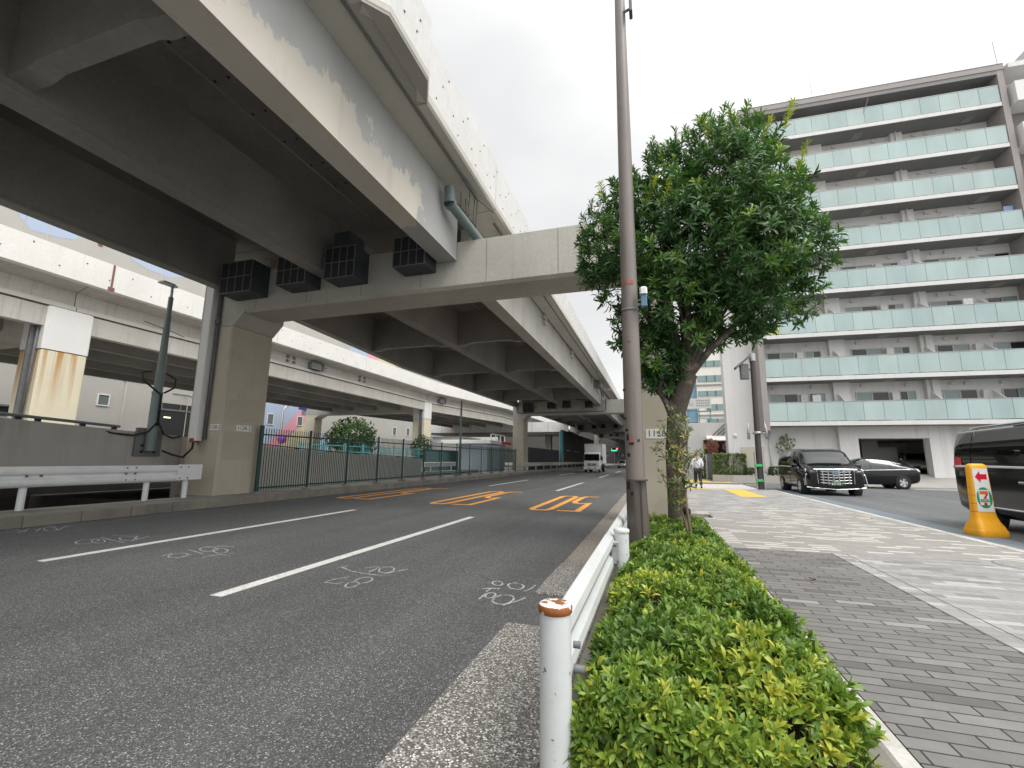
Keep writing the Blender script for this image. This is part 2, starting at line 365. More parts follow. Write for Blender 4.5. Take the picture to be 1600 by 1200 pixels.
r.sheet([(-.99,26.2,0),(5.555,26.2,0),(5.555,32.6,0),(-.99,32.6,0)]); struct('side_road', r, MT['asphalt2'])
def kerbs(name, x0, x1, y0, y1, z0, z1, step, mat, gap=.008, c=.015):
    k = MB(); y = y0
    while y < y1 - .01:
        e = min(y+step, y1); j = rng.uniform(-.004,.004)
        k.cbox(x0+j, y+gap/2, z0, x1+j, e-gap/2, z1+rng.uniform(-.004,.004), c); y = e
    return struct(name, k, mat)
kerbs('kerb_left', -12.42, -12.2, -6, 120, -.02, .235, 1.0, MT['kerb'])
s = MB(); s.box(-14.9,11.0,-.02,-12.43,120,.225); s.box(-13.8,-30,-.02,-12.43,10.99,.225); struct('median_strip', s, MT['strip'])
# right-hand gutter slabs, nearly flush with the road
s = MB()
s.cbox(-1.315,.2,-.03,-.575,4.09,.022,.012); s.cbox(-1.315,5.06,-.03,-.66,6.58,.022,.012)
struct('pebble_gutter', s, MT['aggr'])
s = MB(); y = 6.6
while y < 26: s.cbox(-1.29,y,-.03,-.66,y+1.98,.02,.012); y += 2.
s.cbox(-.78,4.11,-.03,-.575,5.04,.03,.012)
struct('gutter', s, MT['gutter'])
s = MB(); s.box(-1.05,4.11,-.02,-.79,5.04,.012); struct('drain_patch', s, MT['patch_asph'])
kerbs('kerb_right', -.56, -.4, .2, 26, -.03, .07, .6, MT['kerb'])
s = MB(); s.box(-.395,.2,-.03,.85,10.9,.06); struct('planting_bed', s, MT['soil'])
kerbs('planter_edge', .855, .985, -2, 10.9, -.02, .115, .9, MT['kerb'])
kerbs('planter_edge_white', .99, 1.10, -2, 10.9, -.02, .112, 1.8, MT['edge_white'])
def slab(name, rects, mat, z=.1):
    s = MB()
    for a,b,c,d in rects: s.box(a,b,-.02,c,d,z)
    return struct(name, s, mat)
slab('sidewalk', [(1.105,-8,2.49,8.2)], MT['pav_dark'])
slab('sidewalk_pale', [(2.5,-8,5.36,8.35)], MT['pav_light'])
slab('sidewalk_joint', [(2.49,-8,2.5,8.2),(2.68,-8,2.688,8.2)], MT['kerb'], .1035)
slab('sidewalk_band', [(1.105,8.2,2.5,12.2),(2.5,8.35,5.36,12.2),(2.607,12.2,5.36,16.)], MT['pav_dash'])
slab('sidewalk_edge_band', [(.2,12.95,1.32,25.2)], MT['pav_dash'])
slab('sidewalk_worn', [(1.34,12.2,2.6,25.2)], MT['pav_mid'])
slab('sidewalk_mixed', [(2.607,16.,5.36,25.2)], MT['pav_light'])
slab('sidewalk_seam', [(1.32,12.2,1.34,25.2),(2.6005,12.2,2.6065,25.2)], MT['pav_mid'], .099)
slab('far_sidewalk', [(-.9,32.6,5.2,34.7),(-.9,34.7,4.,90)], MT['pav_mid'], .06)
s = MB(); s.prism([(25.2,.1),(26.2,.012),(26.2,-.02),(25.2,-.02)], 'x', -.4, 5.4); struct('sidewalk_ramp', s, MT['pav_light'])
kerbs('sidewalk_kerb', 5.37, 5.55, -8, 25.2, -.02, .108, 1.0, MT['edge_white'])
s = MB(); y = -8
while y < 26: s.box(5.56,y,-.02,6.05,y+1.19,.008); s.box(6.06,y,-.02,6.5,y+1.19,.006); y += 1.2
struct('gutter_stone', s, MT['bluegrey'])
slab('tactile_paving', [(3.2,19.9,4.1,24.9),(1.2,24.4,3.19,24.9)], MT['tactile'], .104)
slab('tactile_paving_far', [(1.,33.2,4.9,33.9),(2.4,33.9,3.7,38.2)], MT['tactile'], .066)
s = MB()
for k in range(6): s.box(.9,26.6+k*.95,-.01,5.3,27.33+k*.95,.006)
struct('crosswalk', s, MT['lane'])
s = MB(); s.box(5.6,32.9,-.01,40,33.08,.006); s.box(13.2,31.4,-.01,17.2,31.85,.006); struct('side_road_line', s, MT['lane'])
# lane dashes, speed numerals, surveyors' chalk
s = MB()
for y in (3.87+17.6*k for k in range(-1,9)): s.box(-4.545,y,-.01,-4.39,y+(7.05 if y < 20 else 8.3),.005)
struct('lane_line', s, MT['lane'])
s = MB()
for y in (4.27+19.4*k for k in range(-1,9)):
    x = -8.15 if y < 12 else -8.72
    s.box(x-.075,y,-.01,x+.075,y+(6.9 if y < 12 else 8.2),.005)
struct('lane_line_far', s, MT['lane'])
def stroke(s, pts, w, z=.006):
    for a, b in zip(pts[:-1], pts[1:]):
        pass
    n = len(pts); L=[];Q=[]
    for i in range(n):
        a = pts[max(i-1,0)]; b = pts[min(i+1,n-1)]; d1 = Vector((pts[i][0]-a[0],pts[i][1]-a[1])); d2 = Vector((b[0]-pts[i][0],b[1]-pts[i][1]))
        if d1.length < 1e-6: d1 = d2
        if d2.length < 1e-6: d2 = d1
        d1.normalize(); d2.normalize(); n1 = Vector((-d1.y,d1.x)); n2 = Vector((-d2.y,d2.x)); mt = (n1+n2)
        mt = mt.normalized() if mt.length > .1 else n1
        k = min(2.2, 1/max(.35, mt.dot(n1)))*w/2
        L.append((pts[i][0]+mt.x*k, pts[i][1]+mt.y*k, z)); Q.append((pts[i][0]-mt.x*k, pts[i][1]-mt.y*k, z))
    s.add(L+Q, [(n+i, n+i+1, i+1, i) for i in range(n-1)])
def fifty(xc, y0, L=5.5):
    s = MB(); w = .2
    def q(pts): stroke(s, [(xc+a, y0+b*L) for a,b in pts], w)
    q([(-.75,.05),(-.62,.01),(-.3,.01),(-.2,.06),(-.2,.93),(-.32,.985),(-.64,.985),(-.75,.94),(-.75,.05)])
    q([(.05,.015),(.64,.015),(.64,.48),(.4,.44),(.2,.46),(.08,.55),(.08,.9),(.2,.985),(.66,.985)])
    struct('speed_marking', s, MT['orange'])
fifty(-2.8,13.1); fifty(-6.35,13.6,6.3); fifty(-10.4,14.1,6.6)
CHALK = [[(-1.76,5.31),(-1.76,5.27),(-1.76,5.24),(-1.78,5.22),(-1.81,5.22),(-1.84,5.24),(-1.87,5.27),(-1.89,5.31),(-1.9,5.35),(-1.89,5.38),(-1.87,5.4),(-1.84,5.4),(-1.81,5.38),(-1.78,5.35),(-1.76,5.31)],[(-1.68,5.24),(-1.68,5.24)],[(-1.49,5.27),(-1.49,5.21),(-1.5,5.17),(-1.53,5.15),(-1.57,5.15),(-1.62,5.17),(-1.65,5.21),(-1.68,5.27),(-1.69,5.32),(-1.67,5.37),(-1.64,5.39),(-1.6,5.39),(-1.55,5.37),(-1.51,5.32),(-1.49,5.27)],[(-1.38,5.39),(-1.39,5.24),(-1.44,5.1)],[(-1.92,5.05),(-1.83,5.09),(-1.73,5.11)],[(-1.83,5.08),(-1.83,4.95)],[(-1.7,4.89),(-1.69,4.84),(-1.69,4.8),(-1.7,4.76),(-1.72,4.74),(-1.74,4.74),(-1.76,4.75),(-1.78,4.78),(-1.79,4.82),(-1.8,4.87),(-1.79,4.9),(-1.77,4.93),(-1.75,4.93),(-1.72,4.92),(-1.7,4.89)],[(-1.81,4.87),(-1.81,4.74),(-1.81,4.68)],[(-1.47,4.82),(-1.46,4.75),(-1.47,4.68),(-1.49,4.63),(-1.53,4.59),(-1.58,4.59),(-1.62,4.61),(-1.66,4.67),(-1.67,4.73),(-1.66,4.81),(-1.64,4.87),(-1.6,4.9),(-1.55,4.91),(-1.5,4.88),(-1.47,4.82)],[(-1.36,4.88),(-1.41,4.75),(-1.51,4.56)],[(-4.08,5.29),(-4.02,5.45)],[(-4.04,5.36),(-3.81,5.23),(-3.62,5.18),(-3.26,5.16)],[(-3.74,5.43),(-3.6,5.58),(-3.57,5.44),(-3.56,5.26)],[(-3.34,5.51),(-3.31,5.45),(-3.3,5.39),(-3.31,5.33),(-3.35,5.3),(-3.39,5.3),(-3.44,5.32),(-3.48,5.37),(-3.52,5.43),(-3.53,5.5),(-3.52,5.55),(-3.48,5.59),(-3.44,5.59),(-3.38,5.56),(-3.34,5.51)],[(-3.17,5.57),(-3.26,5.39),(-3.32,5.25)],[(-3.76,4.67),(-3.57,4.67),(-3.56,4.76)],[(-3.64,4.98),(-3.74,4.83),(-3.76,4.71)],[(-3.35,4.77),(-3.33,4.73),(-3.32,4.68),(-3.32,4.64),(-3.33,4.6),(-3.36,4.59),(-3.4,4.59),(-3.43,4.62),(-3.45,4.66),(-3.47,4.71),(-3.47,4.76),(-3.45,4.8),(-3.42,4.81),(-3.39,4.8),(-3.35,4.77)],[(-3.32,4.99),(-3.29,4.94),(-3.28,4.88),(-3.29,4.83),(-3.32,4.79),(-3.36,4.78),(-3.4,4.79),(-3.44,4.82),(-3.47,4.87),(-3.48,4.93),(-3.47,4.99),(-3.44,5.03),(-3.4,5.05),(-3.36,5.03),(-3.32,4.99)],[(-6.7,5.26),(-6.64,5.2),(-6.61,5.14),(-6.61,5.08),(-6.64,5.04),(-6.69,5.02),(-6.76,5.03),(-6.83,5.06),(-6.89,5.12),(-6.92,5.18),(-6.93,5.24),(-6.9,5.29),(-6.84,5.31),(-6.77,5.3),(-6.7,5.26)],[(-6.96,5.05),(-7.0,5.26)],[(-6.6,5.01),(-6.67,5.3)],[(-7.05,5.53),(-6.51,5.36)],[(-6.64,5.7),(-6.59,5.64),(-6.57,5.58),(-6.59,5.54),(-6.65,5.52),(-6.73,5.52),(-6.82,5.55),(-6.9,5.6),(-6.96,5.66),(-6.98,5.72),(-6.96,5.77),(-6.9,5.79),(-6.81,5.78),(-6.72,5.75),(-6.64,5.7)],[(-6.4,5.67),(-6.34,5.6),(-6.32,5.55),(-6.33,5.51),(-6.37,5.49),(-6.44,5.5),(-6.53,5.54),(-6.61,5.59),(-6.67,5.65),(-6.7,5.71),(-6.69,5.76),(-6.65,5.77),(-6.57,5.76),(-6.48,5.72),(-6.4,5.67)],[(-6.28,5.14),(-6.37,5.45),(-6.03,5.39)],[(-6.29,5.26),(-6.17,5.58)],[(-7.02,5.77),(-6.59,5.95)],[(-6.9,5.9),(-6.83,6.02)],[(-9.2,5.58),(-9.1,5.51),(-9.04,5.42),(-9.02,5.35),(-9.04,5.29),(-9.11,5.25),(-9.2,5.26),(-9.3,5.3),(-9.4,5.37),(-9.47,5.45),(-9.49,5.53),(-9.47,5.6),(-9.4,5.63),(-9.3,5.62),(-9.2,5.58)],[(-9.02,5.57),(-8.94,5.51),(-8.89,5.45),(-8.89,5.41),(-8.93,5.4),(-9.01,5.41),(-9.12,5.44),(-9.23,5.49),(-9.32,5.55),(-9.37,5.61),(-9.38,5.66),(-9.33,5.67),(-9.24,5.66),(-9.13,5.62),(-9.02,5.57)],[(-9.51,5.79),(-9.01,5.67),(-8.58,5.59)],[(-9.56,5.99),(-9.19,6.19)],[(-8.79,5.93),(-8.71,5.86),(-8.67,5.8),(-8.69,5.75),(-8.75,5.73),(-8.85,5.73),(-8.97,5.77),(-9.08,5.82),(-9.17,5.89),(-9.22,5.96),(-9.2,6.01),(-9.14,6.04),(-9.03,6.03),(-8.91,5.99),(-8.79,5.93)],[(-9.05,6.1),(-8.63,5.74)],[(-8.71,5.89),(-8.86,6.17)],[(-11.95,5.65),(-11.98,5.79),(-11.67,5.75)],[(-11.65,5.52),(-11.45,5.59),(-11.81,5.92)],[(-11.45,5.68),(-11.89,5.96),(-11.55,5.96)],[(-11.32,6.11),(-11.21,6.04),(-11.14,5.98),(-11.13,5.93),(-11.18,5.91),(-11.28,5.93),(-11.41,5.96),(-11.55,6.02),(-11.67,6.09),(-11.74,6.16),(-11.76,6.21),(-11.7,6.23),(-11.6,6.22),(-11.46,6.17),(-11.32,6.11)],[(-11.36,5.81),(-11.75,6.08)],[(-11.75,6.32),(-12.06,6.31)],[(-11.17,6.04),(-11.67,6.46)],[(-11.5,6.31),(-11.49,6.46)]]
s = MB()
for p in CHALK: s.ribbon(p, .022, .0055)
struct('chalk_writing', s, MT['chalk'])
# ------------------------------------------------------------------ elevated highway over the road
def gz(y): return 7.06 if y < 12 else 7.06 + .0125*(y-12)      # girder underside climbs slowly
HWY = thing('elevated_highway', 'grey concrete elevated highway on deep girders running over the road', 'elevated highway', (-9,11,0))
DK = 1.81                                                        # girder depth
def sheared(mb, a, b):
    """lay a span built flat at girder level 0 onto the climbing line between y=a and y=b"""
    za, zb = gz(a), gz(b)
    for i, (x,y,z) in enumerate(mb.v):
        mb.v[i] = (x, y, z + za + (zb-za)*(y-a)/(b-a))
    return mb
def g3x(y): return -13.95 if y < 14.7 else -13.95 - min(1.55,(y-14.7)*.17 if y < 23 else 1.4+(y-23)*.006)
spans = [(-22,11.06),(12.52,50.55),(52.2,91.6),(93.4,131.6),(133.4,214)]
for si, (a, b) in enumerate(spans):
    gm = MT['conc_patch'] if si == 0 else MT['conc']
    drift = lambda y: 0 if y < 12 else -.006*(y-12)
    for xi, (xl, xr) in enumerate([(-14.0,-13.6),(-9.86,-9.38),(-5.75,-5.18)]):
        m = MB(); n = 6
        rings = []
        for k in range(n+1):
            y = a+(b-a)*k/n
            xo = (g3x(y)+13.95) if xi == 0 else drift(y)
            bt = 0 if si else 0
            rings.append([(xl+xo,y,0),(xr+xo,y,0),(xr+xo,y,.07),(xr+xo-.012,y,.09),(xr+xo-.012,y,DK),(xl+xo+.012,y,DK),(xl+xo+.012,y,.09),(xl+xo,y,.07)])
        m.loft(rings, True, True); sheared(m, a, b)
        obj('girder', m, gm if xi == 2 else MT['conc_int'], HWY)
    # deck slab, left cantilever hidden
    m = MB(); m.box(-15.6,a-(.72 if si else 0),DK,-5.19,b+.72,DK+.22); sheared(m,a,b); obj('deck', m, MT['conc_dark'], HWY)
    m = MB(); m.prism([(-5.19,DK),(-4.6,DK+.05),(-4.27,DK+.08),(-4.27,DK+.25),(-5.19,DK+.3)], 'y', a-(.72 if si else 0), b+.72); sheared(m,a,b)
    obj('deck_overhang', m, MT['soffit'], HWY)
    m = MB(); m.prism([(-4.56,DK+.03),(-4.285,DK+.045),(-4.285,DK+.055),(-4.56,DK+.05)], 'y', a, b); sheared(m,a,b)
    obj('soffit_panel', m, MT['soffit_grey'], HWY)
    m = MB(); m.tube([(-4.6,a,DK+.01),(-4.6,b,DK+.01)], .028, 6); sheared(m,a,b); obj('conduit', m, MT['plate_grey'], HWY)
    # cross diaphragms between the girders
    ds = [3.6,-4.6,-12.8] if si == 0 else [a+8.15*k for k in range(1,5) if a+8.15*k < b-2]
    for y in ds:
        for xl, xr in ((g3x(y)+.37,-9.85+drift(y)),(-9.38+drift(y),-5.74+drift(y))):
            m = MB(); w = .16 if si == 0 else .13; z0 = .3 if si == 0 else .16
            m.prism([(xl,z0-.1),(xl+.5,z0-.1),(xl+.8,z0),(xr-.8,z0),(xr-.5,z0-.1),(xr,z0-.1),(xr,DK+.01),(xl,DK+.01)], 'y', y-w, y+w)
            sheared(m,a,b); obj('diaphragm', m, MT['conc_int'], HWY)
    m = MB()
    for x in (-6.45,-7.15,-8.2,-11.2,-12.4): m.prism([(x-.02,DK-.012),(x+.02,DK-.012),(x+.035,DK+.01),(x-.035,DK+.01)], 'y', a, b)
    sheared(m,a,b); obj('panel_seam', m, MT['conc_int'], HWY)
    if si == 0:                            # drain holes in the deck soffit
        m = MB()
        for k in range(8):
            for dx in (-8.1,-7.75,-7.2,-6.85,-6.3):
                m.lathe([(.001,DK-.004),(.035,DK-.004),(.035,DK+.03)], 8, 0, 'z', (dx,3.0-k*0+.9*k,0))
        sheared(m,a,b); obj('drain_hole', m, MT['dark'], HWY)['kind'] = 'stuff'
# parapet: long panels, with the lay-by bay bulging out above the near span
def parapet(name, line, h, mat, parent, thick=.24, low=.0, seam=5.6, band=True):
    for i in range(len(line)-1):
        (xa,ya,ha),(xb,yb,hb) = line[i], line[i+1]
        m = MB(); za = gz(ya)+DK+.02; zb_ = gz(yb)+DK+.02
        d = Vector((xb-xa,yb-ya)).normalized(); nx = Vector((d.y,-d.x))      # outward (+X side)
        def pt(x,y,z,o): return (x+nx.x*o, y+nx.y*o, z)
        A = [pt(xa,ya,za+.17,0),pt(xa,ya,za+ha,0),pt(xa,ya,za+ha,-thick),pt(xa,ya,za+.17,-thick)]
        B = [pt(xb,yb,zb_+.17,0),pt(xb,yb,zb_+hb,0),pt(xb,yb,zb_+hb,-thick),pt(xb,yb,zb_+.17,-thick)]
        m.loft([A,B], True, True); obj(name, m, mat, parent)
        if band:
            m = MB()
            A = [pt(xa,ya,za,-.03),pt(xa,ya,za+.055,0),pt(xa,ya,za+.165,0),pt(xa,ya,za+.165,-thick),pt(xa,ya,za,-thick)]
            B = [pt(xb,yb,zb_,-.03),pt(xb,yb,zb_+.055,0),pt(xb,yb,zb_+.165,0),pt(xb,yb,zb_+.165,-thick),pt(xb,yb,zb_,-thick)]
            m.loft([A,B], True, True); obj('deck_edge', m, MT['soffit'], parent)
near = [(-4.27,-22,1.62),(-4.27,5.2,1.62)]
bay  = [(-4.27,5.2,1.4),(-3.98,5.54,1.4),(-3.98,6.93,1.4),(-4.275,7.46,1.5)]
far  = [(-4.275,7.46,1.62),(-4.275,11.75,1.62)]
parapet('parapet', near, 0, MT['parapet'], HWY); parapet('parapet_bay', bay, 0, MT['parapet'], HWY); parapet('parapet', far, 0, MT['parapet'], HWY)
y = 11.78; k = 0
while y < 200:
    e = y+9.7; parapet('parapet', [(-4.28-.006*(y-12),y,1.6),(-4.28-.006*(e-12),e,1.6)], 0, MT['parapet'], HWY); y = e+.03
m = MB(); m.prism([(-4.31,5.17),(-4.0,5.55),(-4.0,6.92),(-4.31,7.48)], 'z', DK+.012, DK+.15)
m.v = [(x,y,z+gz(0)) for x,y,z in m.v]; obj('bay_soffit', m, MT['soffit_grey'], HWY)
# form-tie stubs with little rust runs on the parapet face
m = MB()
for k in range(150):
    y = 7.8+k*.29; z = gz(y)+DK+.42+[0,.62,.95,.3][k%4]+rng.uniform(-.05,.05); x = -4.27-.006*max(0,y-12)
    m.box(x-.004,y-.022,z-.006,x+.012,y+.022,z+.006)
for y,z in ((5.75,.9),(5.95,.55),(6.4,.6),(6.5,.95)):
    m.box(-3.985,y-.02,gz(y)+DK+z-.01,-3.96,y+.02,gz(y)+DK+z+.01)
obj('form_tie', m, MT['plate_grey'], HWY)['kind'] = 'stuff'
# drain elbow and hanger rods at the first pier
m = MB(); m.tube([(-4.93,9.95,8.62),(-4.93,10.0,8.2)], .15, 14); m.lathe([(.155,-.1),(.17,-.09),(.17,.05),(.155,.06)], 14, 0, 'y', (-4.93,10.05,8.2)); m.tube([(-4.93,10.0,8.2),(-4.8,10.5,8.02),(-4.6,11.3,7.72)], .135, 14)
obj('drain_pipe', m, MT['lamp_grey'], HWY)
m = MB(); m.tube([(-4.72,10.78,7.93),(-4.52,11.7,7.6),(-4.5,12.2,7.5)], .12, 14); obj('drain_pipe', m, MT['col_beige'], HWY)
m = MB()
for y in (10.6,10.95,11.15):
    m.tube([(-4.62,y,8.9),(-4.66,y,7.95)], .012, 5); m.tube([(-4.9,y,8.88),(-4.86,y,8.0)], .012, 5)
m.tube([(-4.6,10.0,8.86),(-4.5,10.45,8.78),(-4.47,10.8,8.7),(-4.4,11.0,8.72),(-4.32,11.7,8.78)], .03, 6)
obj('pipe_hanger', m, MT['plate_grey'], HWY)
# loudspeaker-like drain boxes on the second span
for (x,y,z) in ((-4.95,44.6,9.0),):
    m = MB(); m.cbox(x-.25,y-.5,z-.45,x+.25,y+.5,z+.1,.06); m.tube([(x,y+.6,z-.1),(x-.05,y+2.5,z-.3),(x-.05,y+5,z-.6)], .1, 8)
    obj('drain_box', m, MT['plate_grey'], HWY)
m = MB()
for y,dz in ((22.,-.25),(30.5,-.25),(42.,-.3)):
    for a_ in (-.16,.16):
        for c_ in (-.14,.14): m.box(-5.3-.0055*(y-12)+.05,y+a_-.09,gz(y)+1.45+c_-.09,-5.02-.0055*(y-12),y+a_+.07,gz(y)+1.45+c_+.07)
obj('anchor_plate', m, MT['girder_l'], HWY)

# ------------------------------------------------------------------ portal piers
def cage(parent, x0, x1, y0, y1, z0, z1, nx, nz, up=None):
    m = MB(); m.box(x0,y0,z0,x1,y1,z1)
    if up: m.box(up[0],y0+.02,z1,up[1],y1,up[2])
    c = obj('bearing_cage', m, MT['cage'], parent)
    m = MB(); e = .022; yf = y0-.004
    for i in range(nx+1):
        x = x0+(x1-x0)*i/nx; m.box(x-e/2,yf-.012,z0,x+e/2,yf,z1)
    for k in range(nz+1):
        z = z0+(z1-z0)*k/nz; m.box(x0,yf-.018,z-e/2,x1,yf-.0125,z+e/2)
    obj('grating', m, MT['grate'], c)
    m = MB(); m.box(x0+.03,yf-.002,z0+.03,x1-.03,yf,z1-.03); obj('cage_opening', m, MT['dark'], c)
def pier(label, Y, xl, xr, z0, z1, cw, dep, mats, base=.2, number=None, cages=True, gx=()):
    P = thing('portal_pier', label, 'pier', (xl,Y,base), 0, 'portal piers carrying the elevated highway')
    top = z0-.4
    m = MB(); m.cbox(xl,Y,base-.25,xl+cw,Y+dep,top,.045)
    obj('column', m, MT['col_beige'], P)
    m = MB(); m.prism([(xl,top-.02),(xl+cw,top-.02),(xl+cw+.42,z0+.02),(xl+cw+.42,z1-.01),(xl,z1-.01)], 'y', Y+.006, Y+dep-.006)
    obj('column_head', m, MT['conc_beam'], P, bevel=.03)
    m = MB(); m.prism([(Y-.0,z0+.09),(Y+.09,z0),(Y+dep-.45,z0),(Y+dep-.38,z0+.07),(Y+dep-.38,z1),(Y,z1)], 'x', xl+cw+.4, xr)
    obj('crossbeam', m, MT['conc_beam'], P)
    m = MB(); m.cbox(xr-.98,Y+.05,base-.25,xr-.02,Y+dep-.45,z0+.02,.045); obj('column', m, MT['col_beige'], P)
    # form-joint seams on the beam face
    m = MB()
    for x in [xl+cw+.9+2.05*k for k in range(int((xr-xl-cw-1)/2.05)+1)]: m.box(x-.008,Y-.003,z0+.1,x+.008,Y+.01,z1-.02)
    obj('beam_seam', m, MT['conc_dark'], P)
    return P
P1 = pier('nearest concrete portal pier, numbered column beside the white guardrail and fence', 11.1, -14.85, .62, 6.25, 7.65, 1.47, 1.7, None)
for (a,b,z0,z1,nx,nz,up) in ((-13.3,-12.0,6.66,7.7,4,2,None),(-10.98,-9.9,6.7,7.62,4,2,None),(-9.2,-8.15,6.7,7.66,4,2,(-8.95,-8.4,8.15)),(-6.85,-5.85,6.78,7.66,4,2,None)):
    cage(P1, a, b, 10.4, 11.09, z0, z1, nx, nz, up)
def plate(parent, txt, org, xd, w, h, size):
    xd = Vector(xd); nd = xd.cross(Vector((0,0,1))); o = Vector(org); m = MB()
    A = [o+xd*sx*w/2+Vector((0,0,sz*h/2)) for sx,sz in ((-1,-1),(1,-1),(1,1),(-1,1))]
    m.loft([[p+nd*.001 for p in A],[p+nd*.006 for p in A]], True, True)
    pl = obj('number_plate', m, MT['wht'], parent)
    obj('lettering', text_mb(txt, size, o+nd*.0075, xd, (0,0,1), depth=.002), MT['ink'], pl)
plate(P1, '1128-2', (-13.645,11.098,2.4), (1,0,0), .46, .19, .165)
plate(P1, '1128-2', (-13.377,11.95,2.41), (0,1,0), .58, .2, .185)
plate(P1, '1128-1', (.17,11.147,2.08), (1,0,0), .66, .22, .215)
for z0,z1 in ((1.35,2.28),(2.62,3.35)):
    m = MB(); m.box(-13.381,11.2+.02*z0,z0,-13.3765,12.72,z1); obj('paint_patch', m, pm('pier_repaint', (.385,.35,.275), .55, var=.05), P1)
m = MB(); m.cbox(-14.42,10.82,1.95,-14.08,11.06,7.3,.02); obj('duct', m, MT['col_white'], P1)
m = MB(); m.tube([(-13.98,11.04,7.2),(-13.98,11.04,2.0)], .045, 8); m.box(-14.06,10.98,5.9,-13.92,11.09,6.05); obj('downpipe', m, MT['plate_grey'], P1)
m = MB(); m.tube([(-14.25,10.9,1.98),(-14.25,10.88,1.7),(-14.5,10.8,1.42),(-14.85,10.7,1.5),(-15.1,10.55,1.62)], .035, 7); obj('cable', m, MT['black'], P1)
m = MB(); m.box(-14.32,10.8,1.9,-14.14,11.0,2.03); obj('duct_clamp', m, MT['rust'], P1)
for k,(lab,Y) in enumerate((('second concrete portal pier beyond the green fence, with a thin conduit along its beam',50.6),('third portal pier deep under the highway behind the white truck',91.8),('farthest portal pier in the dark end of the road',131.8))):
    dz = gz(Y)-7.06; dx = -.006*(Y-12)
    P = pier(lab, Y, -15.75+(0 if k == 0 else -.5), .6, 6.1+dz, 7.68+dz, 1.35, 1.75, None)
    for (a,b,z0,z1) in ((-14.1,-13.0,6.4,7.5),(-11.2,-10.3,6.75,7.5),(-9.5,-8.6,6.8,7.6),(-6.9,-6.1,6.8,7.5)):
        cage(P, a+dx, b+dx, Y-.7, Y-.01, z0+dz, z1+dz, 4, 1)
    if k == 0:
        m = MB(); m.tube([(-15.2,Y-.04,7.6),(-15.2,Y-.04,6.95),(-15.0,Y-.04,6.8),(-5.2,Y-.04,6.85),(-4.9,Y-.04,7.0),(-4.9,Y-.04,8.3)], .05, 6)
        obj('conduit', m, MT['plate_grey'], P)

# ------------------------------------------------------------------ second viaduct on the left
V2 = thing('old_viaduct', 'pale old viaduct left of the road with white parapet and stained pillars', 'viaduct', (-28,15,0))
def lx(y): return 0 if y < 53.4 else min(3.4,(y-53.4)*.17)
def lspan(name, prof, mat, a, b, parent=V2):
    m = MB(); ys_ = [a]+[q for q in (53.4,60,66,73) if a < q < b]+[b]
    m.loft([[(x+lx(y),y,z) for x,z in prof] for y in ys_], True, True)
    return obj(name, m, mat, parent)
for a,b in ((-40,15.12),(15.14,26.2),(26.23,37.4),(37.43,53.38),(53.42,66),(66.03,110)):
    lspan('parapet', [(-27.3,9.98),(-27.0,10.02),(-27.0,11.45),(-27.3,11.45)], MT['parapet_l'], a, b)
for a,b in ((-40,14.3),(14.34,52.4),(52.5,110)):
    lspan('deck_edge', [(-28.25,8.95),(-28.15,8.95),(-28.15,9.7),(-27.32,9.98),(-27.32,10.3),(-43,10.3),(-43,9.6),(-28.25,9.6)], MT['girder_l'], a, b)
    lspan('ledge', [(-28.24,8.72),(-27.93,8.72),(-27.93,8.93),(-28.24,8.93)], MT['soffit'], a, b)
    lspan('girder', [(-28.5,7.66),(-28.02,7.66),(-28.02,8.64),(-28.24,8.64),(-28.24,9.6),(-28.5,9.6)], MT['girder_l'], a, b)
    for gx_ in (-31.8,-35.4,-39.,-42.6): lspan('girder', [(gx_-.2,7.72),(gx_+.2,7.72),(gx_+.2,9.58),(gx_-.2,9.58)], MT['conc_int'], a, b)
for y in [16.5+7.6*k for k in range(5)]+[56+7.6*k for k in range(5)]:
    m = MB(); m.box(-42.8+lx(y),y-.12,8.3,-28.3+lx(y),y+.12,9.59); obj('diaphragm', m, MT['conc_int'], V2)
m = MB(); m.box(-26.995,15.08,10.2,-26.97,15.17,11.44); m.cbox(-27.04,14.98,10.02,-26.93,15.27,10.22,.03); obj('expansion_cover', m, flat('dull_red_cover',(.2,.085,.075),.8), V2)
for (y,z,s_) in ((31.5,9.25,1.),(55.5,9.2,1.)):
    m = MB(); X = -27.9+lx(y); m.cbox(X-.3,y-.7,z-.25,X+.25,y+.55,z+.35,.08); m.box(X-.1,y+.6,z-.2,X+.3,y+.75,z+.4); m.tube([(X,y+.5,z),(X+.1,y+1.2,z+.1)], .07, 6)
    obj('jet_fan', m, MT['plate_grey'], V2)
m = MB(); m.cbox(-28.1,22.1,8.75,-27.75,23.0,9.55,.04); obj('junction_box', m, MT['soffit'], V2)
m = MB()
for y in (28.5,29.2,38.,38.8):
    for z in (9.2,9.55): m.box(-28.16,y-.12,z-.1,-28.05,y+.12,z+.1)
obj('anchor_plate', m, MT['plate_grey'], V2)
m = MB()
for k in range(46):
    y = -6+k*1.05; z = 10.35+(.75 if k%2 else .15)+rng.uniform(-.1,.1); m.box(-27.01,y-.03,z-.03,-26.985,y+.03,z+.03)
obj('form_tie', m, MT['plate_grey'], V2)['kind'] = 'stuff'
